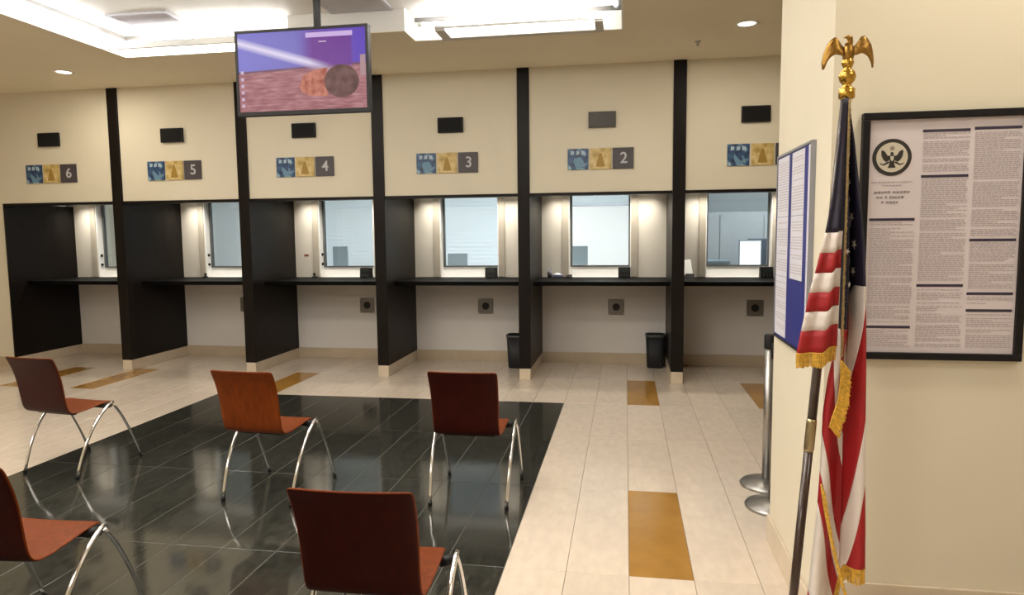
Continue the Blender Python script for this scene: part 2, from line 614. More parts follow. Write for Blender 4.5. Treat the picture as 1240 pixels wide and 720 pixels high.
# ---- teller windows
for i, c in enumerate(BC):
    win = struct('window_%d' % (i + 1), (c, YB, 1.10))
    x0, x1 = c - OL, c + OR_
    zt = ZS + 0.10
    t = 0.012
    rv = MB()
    rv.box(x0, x0 + t, YB, YB + 0.16, 1.10, zt).box(x1 - t, x1, YB, YB + 0.16, 1.10, zt)
    rv.build('reveal', m_white, win)
    MB().box(x0 + t, x1 - t, YB + 0.115, YB + 0.155, 1.10, 1.225).build('sill_panel', m_white, win, bevel=0.003)
    fr = MB()
    yf0, yf1 = YB + 0.105, YB + 0.15
    fr.box(x0 + t, x0 + t + 0.026, yf0, yf1, 1.225, zt).box(x1 - t - 0.018, x1 - t, yf0, yf1, 1.225, zt)
    fr.box(x0 + t + 0.026, x1 - t - 0.018, yf0, yf1, 1.225, 1.243).box(x0 + t + 0.026, x1 - t - 0.018, yf0, yf1, zt - 0.02, zt)
    fr.build('window_frame', m_winframe, win)
    MB().box(x0 + t + 0.026, x1 - t - 0.018, YB + 0.124, YB + 0.130, 1.243, zt - 0.02).build('pane', m_glass, win)
    MB().box(x0 - 0.082, x0, YB - 0.016, YB, 1.10, zt).build('casing', m_casing, win, bevel=0.004)
    MB().box(x1, x1 + 0.082, YB - 0.016, YB, 1.10, zt).build('casing', m_casing, win, bevel=0.004)
    if i < 3:      # two dark round fittings on the left reveal
        for zz in (1.40, 1.27):
            MB().lathe([(0.0, 0), (0.02, 0), (0.02, 0.012), (0.012, 0.02)], (0, 0, 0), 12).build('reveal_fitting', m_black, win)
            ob = win.children[-1]
            for ch in win.children:
                if ch.name.startswith('reveal_fitting') and ch.rotation_euler.y == 0:
                    ch.location = (x0 + t - c, 0.055, zz - 1.10)
                    ch.rotation_euler = (0, R(90), 0)
                    for v in ch.data.vertices:
                        v.co += win.location

# ---- office behind the glass
OZ = 2.72
tag(MB().box(XL, XR, YO, YO + 0.15, 0, 3.0).build('wall_office', m_office), kind='structure')
oc = tag(MB().box(XL, XR, YB + 0.16, YO, OZ, OZ + 0.08).build('ceiling_office', m_office), kind='structure')
pt = tag(MB().box(0.62, 0.70, YB + 0.9, YO, 0, OZ).build('wall_divider', m_offgrey), kind='structure')
area('office_lamp_light', (-0.3, 9.62, OZ - 0.06), (0, 0, 0), 1.1, 0.5, 58, COOL)
area('office_lamp_light', (-2.0, 9.62, OZ - 0.06), (0, 0, 0), 1.1, 0.5, 46, COOL)
area('office_lamp_light', (-4.2, 9.62, OZ - 0.06), (0, 0, 0), 1.1, 0.5, 34, COOL)
area('office_lamp_light', (-6.6, 9.62, OZ - 0.06), (0, 0, 0), 1.1, 0.5, 26, COOL)
area('office_lamp_light', (2.2, 9.62, OZ - 0.06), (0, 0, 0), 1.1, 0.5, 36, COOL)

# ================================================================== PARTITIONS, COUNTERS
SIGN = ['6', '5', '4', '3', '2', '1']
WORD = ['six', 'five', 'four', 'three', 'two', 'one']
for i in range(7):
    x0, x1 = FX[i], FX[i] + FW
    if i == 0:
        lab = 'dark espresso side panel at the far end of the row, left of window six'
    elif i == 6:
        lab = 'dark espresso partition on the far side of window one'
    else:
        lab = 'dark espresso partition with tall post between windows %s and %s' % (WORD[i - 1], WORD[i])
    p = thing('partition', (x0 + FW / 2, D + 0.5, 0), lab, 'partition', 'partitions between the service windows')
    MB().box(x0 + 0.004 if i else x1 - 0.02, x1, D + (0.10 if i else 0.0), YB, 0.132, ZS + (0.10 if i else 0.024)).build('panel', m_esp, p)
    if i:
        MB().box(x0, x1 + 0.001, D - 0.01, D + 0.10, 0.132, ZC).build('post', m_esp, p, bevel=0.004)
    MB().box(x0 + 0.003 if i else x1 - 0.018, x1 - 0.003, D - 0.008, YB, 0.0012, 0.132).build('base_block', m_stone, p, bevel=0.004)

for i in range(6):
    o = thing('counter', (BC[i], YB - 0.42, 1.05), 'black service counter slab under window %s' % WORD[i], 'counter', 'service counters')
    MB().box(FX[i] + FW, FX[i + 1], 7.86, YB, 1.05, 1.098).build('worktop', m_counter, o, bevel=0.004)
    MB().box(FX[i] + FW + 0.02, FX[i + 1] - 0.02, YB - 0.05, YB, 1.0, 1.05).build('wall_cleat', m_counter, o)
    # strip light under the header, throwing light down the wall
    o = thing('strip_light', (BC[i], YB - 0.16, ZS + 0.10), 'slim white strip light under the header above counter %s' % WORD[i], 'light', 'strip lights above the counters')
    MB().box(BC[i] - 0.68, BC[i] + 0.68, YB - 0.26, YB - 0.06, ZS + 0.065, ZS + 0.10).build('housing', m_white, o)
    MB().box(BC[i] - 0.66, BC[i] + 0.66, YB - 0.25, YB - 0.07, ZS + 0.058, ZS + 0.065).build('diffuser', m_strip, o)
    area('strip_lamp', (BC[i], YB - 0.16, ZS + 0.054), (0, 0, 0), 1.3, 0.17, 14.0, (1.0, 0.94, 0.82), 115)

# ================================================================== SIGNS, SPEAKERS, PLATES
def print_mat(name, cols, scale, seed):
    m = bpy.data.materials.new(name)
    m.use_nodes = True
    nt = m.node_tree
    b = nt.nodes['Principled BSDF']
    b.inputs['Roughness'].default_value = 0.4
    tc = nt.nodes.new('ShaderNodeTexCoord')
    mp = nt.nodes.new('ShaderNodeMapping')
    mp.inputs['Location'].default_value = (seed, seed * 2, seed * 3)
    nz = nt.nodes.new('ShaderNodeTexNoise')
    nz.inputs['Scale'].default_value = scale
    nz.inputs['Detail'].default_value = 3
    cr = nt.nodes.new('ShaderNodeValToRGB')
    els = cr.color_ramp.elements
    els[0].position, els[0].color = cols[0][0], (*lin(cols[0][1]), 1)
    els[1].position, els[1].color = cols[-1][0], (*lin(cols[-1][1]), 1)
    for p, c in cols[1:-1]:
        e = els.new(p)
        e.color = (*lin(c), 1)
    nt.links.new(tc.outputs['Object'], mp.inputs[0])
    nt.links.new(mp.outputs[0], nz.inputs['Vector'])
    nt.links.new(nz.outputs['Fac'], cr.inputs[0])
    nt.links.new(cr.outputs[0], b.inputs['Base Color'])
    return m


m_sq1 = print_mat('blue_print', [(0.36, (0.12, 0.17, 0.27)), (0.47, (0.17, 0.27, 0.42)), (0.58, (0.22, 0.36, 0.50)), (0.70, (0.62, 0.74, 0.80))], 14, 1.3)
m_sq2 = print_mat('gold_print', [(0.33, (0.60, 0.50, 0.28)), (0.46, (0.76, 0.66, 0.40)), (0.6, (0.84, 0.75, 0.55)), (0.7, (0.86, 0.78, 0.62))], 11, 4.1)
m_sq3 = mat('charcoal_print', lin((0.27, 0.25, 0.265)), 0.5, noise=0.1)
m_num = mat('sign_number_grey', lin((0.74, 0.74, 0.76)), 0.5)
m_figure = mat('sign_figure_gold', lin((0.62, 0.49, 0.20)), 0.5)
m_cyan = mat('sign_pale_cyan', lin((0.40, 0.55, 0.66)), 0.5)
m_navyp = mat('sign_navy', lin((0.11, 0.16, 0.27)), 0.5)
SIGN_DX = [-0.064, -0.053, -0.053, -0.028, 0.006, 0.008]
SPK_DX = [-0.06, -0.056, -0.05, 0.02, 0.022, -0.068]
for i, c in enumerate(BC):
    sx = c + SIGN_DX[i]
    yf = D + 0.012
    s = thing('window_sign', (sx, yf, 2.33), 'three square plaques above window %s, blue, gold and charcoal numbered %s' % (WORD[i], WORD[i]), 'sign', 'numbered signs above the windows')
    zc = 2.449
    q = 0.112
    for k, (dx, mm, nm) in enumerate(((-0.243, m_sq1, 'blue_plaque'), (0.0, m_sq2, 'gold_plaque'), (0.241, m_sq3, 'number_plaque'))):
        pl = MB().box(sx + dx - q, sx + dx + q, yf - 0.014, yf, zc - q, zc + q).build(nm, mm, s, bevel=0.002)
        yy = yf - 0.0152
        if k == 0:       # pale vessel shape with a dark band above
            sh = MB()
            sh.prism([(sx + dx - 0.02, zc - 0.10), (sx + dx + 0.035, zc - 0.10), (sx + dx + 0.06, zc - 0.02), (sx + dx + 0.03, zc + SPK_DX[i]), (sx + dx - 0.04, zc + 0.01), (sx + dx - 0.05, zc - 0.03)], 'y', yy, yf - 0.0141)
            sh.build('pale_figure', m_cyan, pl)
            dk = MB()
            for a in (-0.06, 0.0, 0.055):
                dk.prism([(sx + dx + a - 0.02, zc + 0.045), (sx + dx + a + 0.014, zc + 0.05), (sx + dx + a + 0.02, zc + 0.085), (sx + dx + a - 0.016, zc + 0.09)], 'y', yy, yf - 0.0141)
            dk.build('pale_band', mat('sign_pale', lin((0.66, 0.74, 0.80)), 0.5), pl)
        elif k == 1:     # gold standing figure on a base
            sh = MB()
            sh.prism([(sx + dx - 0.05, zc - 0.085), (sx + dx + 0.05, zc - 0.085), (sx + dx + 0.03, zc - 0.01), (sx + dx + 0.012, zc + 0.06), (sx + dx - 0.014, zc + 0.06), (sx + dx - 0.032, zc - 0.01)], 'y', yy, yf - 0.0141)
            sh.build('gold_figure', m_figure, pl)
        else:
            text_obj('number', SIGN[i], 0.165, (sx + dx + 0.008, yf - 0.0150, zc - 0.002), (R(90), 0, 0), m_num, pl, bold=0.002)
    # speaker box
    zz = 2.862
    sp = thing('wall_speaker', (c + SPK_DX[i], yf, zz - 0.083), '%s rectangular wall speaker above sign %s' % ('dark grey' if i == 4 else 'black', WORD[i]), 'speaker', 'speakers on the header wall')
    MB().box(c + SPK_DX[i] - 0.145, c + SPK_DX[i] + 0.145, yf - 0.035, yf, zz - 0.083, zz + 0.083).build('cabinet', m_black if i != 4 else m_greym, sp, bevel=0.006)
    MB().box(c + SPK_DX[i] - 0.13, c + SPK_DX[i] + 0.13, yf - 0.039, yf - 0.035, zz - 0.07, zz + 0.07).build('grille', m_blackm if i != 4 else m_greym, sp, bevel=0.003)

for i in (1, 2, 3, 4, 5):
    px = BC[i] + 0.165 + (0.06 if i == 2 else 0.0)
    pz = 0.722
    p = thing('wall_plate', (px, YB, pz - 0.1), 'square grey steel wall plate with dark centre below counter %s' % WORD[i], 'wall plate', 'steel plates under the counters')
    MB().box(px - 0.1, px + 0.1, YB - 0.012, YB, pz - 0.1, pz + 0.1).build('plate', m_plate, p, bevel=0.003)
    MB().lathe([(0.042, -0.018), (0.047, -0.014), (0.047, -0.012)], (px, YB, pz), 20, 'y').build('button', m_black, p)
    for dx in (-0.085, 0.085):
        for dz in (-0.085, 0.085):
            MB().lathe([(0.006, -0.0145), (0.007, -0.012)], (px + dx, YB, pz + dz), 8, 'y').build('screw', m_steel, p)

# card readers on the counters, to the right of each window
for i in (1, 2, 3, 4, 5):
    px, py = BC[i] + 0.265, YB - 0.10
    p = thing('card_reader', (px, py, 1.098), 'small black box standing right of the glass on counter %s' % WORD[i], 'card reader', 'black boxes on the counters')
    MB().taper(px, py, 1.0982, 1.228, 0.074, 0.055, 0.074, 0.04).build('body', m_black, p, bevel=0.006)
    MB().box(px - 0.05, px + 0.05, py - 0.057, py - 0.045, 1.16, 1.205).build('display', mat('dark_display', (0.02, 0.03, 0.035), 0.15), p)
    kb = MB()
    for a in range(3):
        for b in range(2):
            kb.box(px - 0.045 + a * 0.034, px - 0.023 + a * 0.034, py - 0.062, py - 0.052, 1.115 + b * 0.02, 1.127 + b * 0.02)
    kb.build('keys', mat('dark_grey_plastic', (0.05, 0.05, 0.05), 0.5), p)

# small things on the counters
m_bluegrey = mat('blue_grey_plastic', lin((0.50, 0.53, 0.64)), 0.4)
p = thing('pen_cup', (BC[4] - 0.665, YB - 0.07, 1.098), 'small dark pen cup at the left end of counter two', 'cup')
MB().lathe([(0.026, 0.0002), (0.03, 0.075), (0.026, 0.075), (0.022, 0.01)], (BC[4] - 0.665, YB - 0.07, 1.098), 14).build('cup', mat('smoky_plastic', lin((0.34, 0.34, 0.35)), 0.3), p)
pb = MB()
for a in range(3):
    pb.tube([(BC[4] - 0.665 + 0.008 * (a - 1), YB - 0.07, 1.11), (BC[4] - 0.665 + 0.02 * (a - 1), YB - 0.07 + 0.006 * a, 1.215)], 0.0035, 6)
pb.build('pens', m_bluegrey, p)
p = thing('tissue_tray', (BC[4] - 0.56, YB - 0.10, 1.098), 'low blue grey tray beside the pen cup on counter two', 'tray')
MB().taper(BC[4] - 0.56, YB - 0.10, 1.0982, 1.135, 0.055, 0.04, 0.065, 0.05).build('tray_body', m_bluegrey, p, bevel=0.006)
MB().ball((BC[4] - 0.56, YB - 0.10, 1.135), 0.045, 0.03, 0.022).build('crumpled_paper', m_white, p)
p = thing('stapler', (BC[4] - 0.42, YB - 0.09, 1.098), 'small dark grey stapler on counter two below the glass', 'stapler')
MB().box(BC[4] - 0.465, BC[4] - 0.375, YB - 0.105, YB - 0.075, 1.0982, 1.108).build('base', m_black, p, bevel=0.003)
MB().prism([(BC[4] - 0.46, 1.108), (BC[4] - 0.38, 1.112), (BC[4] - 0.38, 1.132), (BC[4] - 0.40, 1.138), (BC[4] - 0.46, 1.124)], 'y', YB - 0.101, YB - 0.079).build('arm', mat('smoky_plastic', lin((0.34, 0.34, 0.35)), 0.3), p)
p = thing('card_holder', (BC[5] - 0.625, YB - 0.13, 1.098), 'white leaning card on a black foot at the left end of counter one', 'card holder')
MB().prism([(-0.05, 0.0002), (0.05, 0.0002), (0.03, 0.05), (-0.02, 0.05)], 'x', -0.05, 0.05).build('foot', m_black, None)
ft = C.objects[-1]
ft.parent = p
q = MB().box(-0.06, 0.045, -0.004, 0.004, 0.04, 0.235).build('card', m_white, None)
q.parent = p
q.rotation_euler = (R(-24), R(-8), 0)
for i, dx in ((2, -0.47), (1, -0.385)):
    px, py = BC[i] + dx, YB - 0.09
    p = thing('desk_microphone', (px, py, 1.098), 'small dark microphone foot below the glass on counter %s' % WORD[i], 'microphone')
    MB().lathe([(0.032, 0.0002), (0.03, 0.016), (0.012, 0.02), (0.008, 0.03)], (px, py, 1.098), 14).build('base', m_black, p)
    MB().ball((px, py, 1.14), 0.018, 0.018, 0.02).build('head', m_blackm, p)
p = MB().box(-4.27, -4.205, YB - 0.002, YB, 1.375, 1.405).build('wall_sticker', m_sticker)
tag(p, 'small brown sticker on the cream wall left of window four', 'sticker')

# ================================================================== WASTE BINS
def bin_(x, y, lab):
    p = thing('waste_bin', (x, y, 0.001), lab, 'bin', 'black waste bins')
    rows = []
    n = 24

    def ring(z, a, b, rr):
        pts = []
        for k in range(n):
            t = 2 * math.pi * (k + 0.5) / n
            cx, cy = math.cos(t), math.sin(t)
            pts.append((x + math.copysign(abs(cx) ** 0.45, cx) * a, y + math.copysign(abs(cy) ** 0.45, cy) * b, z))
        return pts
    for (z, a, b) in ((0.002, 0.001, 0.001), (0.002, 0.095, 0.085), (0.02, 0.10, 0.09), (0.40, 0.115, 0.112), (0.40, 0.110, 0.107), (0.03, 0.095, 0.084), (0.03, 0.001, 0.001)):
        rows.append(ring(z, a, b, 0))
    MB().grid(rows, True, True).build('bin_body', m_black, p)
    rows = [ring(z, a, b, 0) for (z, a, b) in ((0.375, 0.116, 0.113), (0.378, 0.121, 0.120), (0.412, 0.123, 0.122), (0.414, 0.114, 0.110), (0.385, 0.1115, 0.1085))]
    MB().grid(rows, True, True).build('rim', mat('bin_rim', (0.03, 0.03, 0.03), 0.35), p)


bin_(0.366, 8.52, 'black waste bin under counter two beside the partition')
bin_(-1.325, 8.33, 'black waste bin under counter three half behind the partition')

# ================================================================== CEILING FIXTURES
def downlight(x, y, lab):
    p = thing('downlight', (x, y, ZC), lab, 'light', 'recessed downlights')
    MB().lathe([(0.098, 0.0), (0.10, -0.006), (0.078, -0.008), (0.074, -0.001)], (x, y, ZC), 28).build('trim_ring', m_white, p)
    MB().lathe([(0.074, -0.001), (0.05, -0.0075), (0.01, -0.009)], (x, y, ZC), 28).build('lens', m_down, p)
    area('downlight_lamp', (x, y, ZC - 0.015), (0, 0, 0), 0.13, 0.13, 16, WARM)


downlight(-6.02, 6.76, 'round recessed downlight in the ceiling above window six')
downlight(1.03, 6.41, 'round recessed downlight in the ceiling above window one')
downlight(1.45, 2.25, 'round recessed downlight in front of the poster wall')

# linear fixture at the back edge of the tray
p = thing('linear_light', (-0.93, 6.36, ZC), 'long recessed linear light with grey trim at the back right of the tray', 'light')
fx = MB()
X0, X1, Y0, Y1 = -1.67, -0.20, 6.06, 6.375
fx.box(X0, X1, Y0 - 0.012, Y0, ZC + 0.004, ZC + 0.022).box(X0, X1, Y1 - 0.085, Y1, ZC - 0.014, ZC + 0.03)
fx.box(X0, X0 + 0.09, Y0, Y1 - 0.085, ZC - 0.012, ZC + 0.03).box(X1 - 0.07, X1, Y0, Y1 - 0.085, ZC - 0.012, ZC + 0.03)
fx.build('trim_frame', m_ltrim, p)
MB().box(X0 + 0.09, X1 - 0.07, Y0, Y1 - 0.085, ZC + 0.004, ZC + 0.02).build('diffuser', m_lampw, p)
p = thing('linear_light', (-4.0, 6.3, ZC), 'long white cove light at the back left corner of the tray', 'light')
MB().box(TX0 + 0.03, -3.06, 6.07, 6.10, ZC + 0.0, ZC + 0.06).build('trim_frame', m_white, p)
MB().box(TX0 + 0.03, -3.06, 6.10, 6.375, ZC + 0.004, ZC + 0.05).build('diffuser', m_lampw, p)


def vent(x0, x1, y0, y1, lab):
    p = thing('air_vent', ((x0 + x1) / 2, (y0 + y1) / 2, TZ), lab, 'vent', 'air vents in the tray ceiling')
    z = TZ
    a = MB()
    t = 0.03
    a.box(x0, x1, y0, y0 + t, z - 0.015, z).box(x0, x1, y1 - t, y1, z - 0.015, z).box(x0, x0 + t, y0 + t, y1 - t, z - 0.015, z).box(x1 - t, x1, y0 + t, y1 - t, z - 0.015, z)
    a.build('vent_frame', m_vent, p)
    MB().box(x0 + t, x1 - t, y0 + t, y1 - t, z - 0.003, z).build('backing', mat('vent_dark', (0.2, 0.2, 0.22), 0.7), p)
    n = 7
    for k in range(n):
        yy = y0 + t + (k + 0.5) * (y1 - y0 - 2 * t) / n
        MB().prism([(yy - 0.03, z - 0.004), (yy + 0.022, z - 0.018), (yy + 0.026, z - 0.014), (yy - 0.026, z - 0.0005)], 'x', x0 + t, x1 - t).build('slat', m_vent, p)


vent(-4.62, -4.02, 5.70, 6.30, 'pale grey square air vent in the left of the tray ceiling')
vent(-2.62, -2.04, 5.62, 6.20, 'grey slatted air vent in the tray ceiling behind the television pole')
p = thing('sprinkler', (0.667, 6.907, ZC), 'small steel sprinkler head in the ceiling above window one', 'sprinkler')
MB().lathe([(0.03, 0), (0.028, -0.006), (0.01, -0.012), (0.008, -0.035), (0.018, -0.038), (0.016, -0.041)], (0.667, 6.907, ZC), 14).build('head', m_steel, p)

for x, y, lab in ((-5.2, -1.4, 'left ceiling troffer light behind the viewer'), (-2.2, -1.4, 'right ceiling troffer light behind the viewer'), (2.2, 0.9, 'ceiling troffer light in front of the poster wall')):
    p = thing('troffer_light', (x, y, ZC), lab, 'light', 'ceiling troffers')
    MB().box(x - 0.66, x + 0.66, y - 0.36, y + 0.36, ZC - 0.015, ZC).build('frame', m_white, p)
    MB().box(x - 0.62, x + 0.62, y - 0.32, y + 0.32, ZC - 0.02, ZC - 0.0151).build('diffuser', m_lampw, p)
for (x, y), lab in zip(TRAY_FILL, ('far from the booths on the left', 'far from the booths on the right', 'nearer the television on the left', 'nearer the television on the right')):  # added fittings around the tray fill lamps, out of view
    p = thing('troffer_light', (x, y, TZ), 'added troffer fill light in the raised tray ceiling, ' + lab, 'light', 'added tray fill lights')
    MB().box(x - 0.66, x + 0.66, y - 0.34, y + 0.34, TZ - 0.01, TZ).build('frame', m_white, p)
    MB().box(x - 0.62, x + 0.62, y - 0.30, y + 0.30, TZ - 0.016, TZ - 0.0101).build('diffuser', m_lampw, p)
TYM = (TY0 + TY1) / 2
for lab, a, b in (('left', (TX0 + 0.06, TY0 + 0.2), (TX0 + 0.06, TY1 - 0.35)), ('right', (TX1 - 0.06, TY0 + 0.2), (TX1 - 0.06, TY1 - 0.35)),
                  ('back', (TX0 + 0.2, TY1 - 0.15), (-3.1, TY1 - 0.15)), ('back right', (-1.85, TY1 - 0.15), (TX1 - 0.2, TY1 - 0.15)), ('front', (TX0 + 0.2, TY0 + 0.06), (TX1 - 0.2, TY0 + 0.06))):
    z = ZC + 0.105
    p = thing('cove_tube', (a[0], a[1], z), 'glowing cove tube along the %s side of the raised ceiling tray' % lab, 'light', 'cove tubes')
    MB().tube([(a[0], a[1], z), (b[0], b[1], z)], 0.014, 8).build('tube', m_tube, p)
    d = (Vector((*b, z)) - Vector((*a, z))).normalized()
    for e in (Vector((*a, z)), Vector((*b, z))):
        MB().tube([tuple(e - d * 0.02), tuple(e + d * 0.02)], 0.02, 10).build('end_cap', m_white, p)

# ================================================================== OFFICE FURNITURE
for k, (x, e) in enumerate(((-0.3, 0), (-2.0, 0), (-4.2, 0), (-6.6, 0), (2.2, 0))):
    p = thing('office_light', (x, 9.62, OZ), 'ceiling panel light of the office seen through window %s' % ['two', 'three', 'four', 'five', 'one'][k], 'light', 'office ceiling lights')
    MB().box(x - 0.6, x + 0.6, 9.32, 9.92, OZ - 0.03, OZ).build('frame', m_white, p)
    MB().box(x - 0.56, x + 0.56, 9.36, 9.88, OZ - 0.034, OZ - 0.0301).build('diffuser', m_offlamp, p)
p = thing('teller_desk', (-3.2, 9.3, 0), 'long white work desk behind the service windows', 'desk')
MB().box(FX[0] + 0.3, 0.55, YB + 0.17, YB + 0.85, 1.02, 1.06).build('desktop', m_white, p)
for x in (-7.4, -5.5, -3.6, -1.7, 0.3):
    MB().box(x - 0.02, x + 0.02, YB + 0.2, YB + 0.8, 0, 1.02).build('leg', m_offgrey, p)
p = thing('teller_desk', (2.0, 9.3, 0), 'short white work desk behind window one', 'desk')
MB().box(0.75, 2.6, YB + 0.17, YB + 0.85, 1.02, 1.06).build('desktop', m_white, p)
for x in (0.9, 2.5):
    MB().box(x - 0.02, x + 0.02, YB + 0.2, YB + 0.8, 0, 1.02).build('leg', m_offgrey, p)


def monitor(x, y, wd, h, lab, m=None, front=None):
    p = thing('monitor', (x, y, 1.06), lab, 'monitor')
    MB().box(x - wd / 2, x + wd / 2, y, y + 0.04, 1.12, 1.12 + h).build('housing', m or m_mon, p, bevel=0.006)
    MB().box(x - 0.03, x + 0.03, y + 0.005, y + 0.035, 1.07, 1.125).build('neck', m_black, p)
    MB().box(x - wd * 0.35, x + wd * 0.35, y - 0.05, y + 0.1, 1.0602, 1.072).build('stand', m_black, p)
    if front:
        MB().box(x - wd / 2 + 0.015, x + wd / 2 - 0.015, y - 0.003, y, 1.135, 1.105 + h).build('screen', front, p)


monitor(-0.62, 9.3, 0.24, 0.36, 'grey monitor seen from behind through window two')
monitor(-2.30, 9.3, 0.28, 0.27, 'pale grey monitor seen from behind through window three')
monitor(-4.02, 9.3, 0.22, 0.38, 'blue grey monitor seen from behind through window four')
monitor(1.62, 9.45, 0.29, 0.42, 'bright white screen glowing behind window one', None, m_screenw)
p = thing('file_cabinet', (1.2, 11.2, 0), 'grey blue cabinet at the back of the office behind window one', 'cabinet')
MB().box(0.75, 2.7, 10.9, 11.5, 0, 1.95).build('carcass', m_offgrey, p, bevel=0.005)
for a in range(3):
    d = MB().box(0.78 + a * 0.64, 1.40 + a * 0.64, 10.88, 10.9, 0.08, 1.9).build('door', m_offgrey, p, bevel=0.003)
    MB().box(1.34 + a * 0.64, 1.36 + a * 0.64, 10.86, 10.88, 0.9, 1.1).build('handle', m_steel, d)
p = thing('printer', (1.15, 9.35, 1.06), 'grey desk printer behind window one', 'printer')
MB().box(0.98, 1.34, 9.2, 9.5, 1.0602, 1.28).build('body', m_mon, p, bevel=0.01)
MB().box(1.02, 1.30, 9.17, 9.2, 1.20, 1.23).build('paper_slot', m_black, p)
p = thing('office_chair', (1.95, 10.1, 0), 'dark office chair behind the bright screen at window one', 'chair')
MB().lathe([(0.02, 0.06), (0.02, 0.45)], (1.95, 10.1, 0), 12).build('column', m_black, p)
for k in range(5):
    a = 2 * math.pi * k / 5
    MB().tube([(1.95, 10.1, 0.07), (1.95 + 0.28 * math.cos(a), 10.1 + 0.28 * math.sin(a), 0.025)], [0.022, 0.024], 8).build('leg', m_black, p)
MB().box(1.71, 2.19, 9.86, 10.34, 0.45, 0.53).build('seat', m_black, p, bevel=0.03)
MB().box(1.73, 2.17, 10.34, 10.40, 0.62, 1.55).build('backrest', mat('slate_fabric', lin((0.25, 0.29, 0.34)), 0.8), p, bevel=0.025)
MB().tube([(1.95, 10.3, 0.46), (1.95, 10.42, 0.5), (1.95, 10.42, 0.75)], 0.02, 8).build('back_bracket', m_black, p)
p = thing('window_blind', (-3.0, YO, 0.9), 'white slatted blind on the far office wall behind windows three and 4', 'blind')
MB().box(-5.4, -1.4, YO - 0.06, YO, 2.35, 2.42).build('head_rail', m_blind, p)
bs = MB()
for k in range(20):
    z = 0.95 + k * 0.07
    bs.prism([(YO - 0.032, z), (YO - 0.026, z + 0.068), (YO - 0.023, z + 0.068), (YO - 0.029, z)], 'x', -5.38, -1.42)
tag(bs.build('slats', m_blind, p), kind='stuff')
p = thing('whiteboard', (-0.25, YO, 1.2), 'white board on the far office wall behind window two', 'whiteboard')
MB().box(-1.0, 0.5, YO - 0.02, YO, 1.1, 2.1).build('board', mat('gloss_white', (0.88, 0.88, 0.88), 0.2), p)
b_ = MB()
b_.box(-1.02, 0.52, YO - 0.03, YO, 2.1, 2.12).box(-1.02, 0.52, YO - 0.03, YO, 1.08, 1.1).box(-1.02, -1.0, YO - 0.03, YO, 1.1, 2.1).box(0.5, 0.52, YO - 0.03, YO, 1.1, 2.1)
b_.build('frame', m_alum, p)

# ================================================================== TELEVISION
TVY = 4.5
TVX0, TVX1, TVZ0, TVZ1 = -2.657, -1.697, 2.477, 3.048


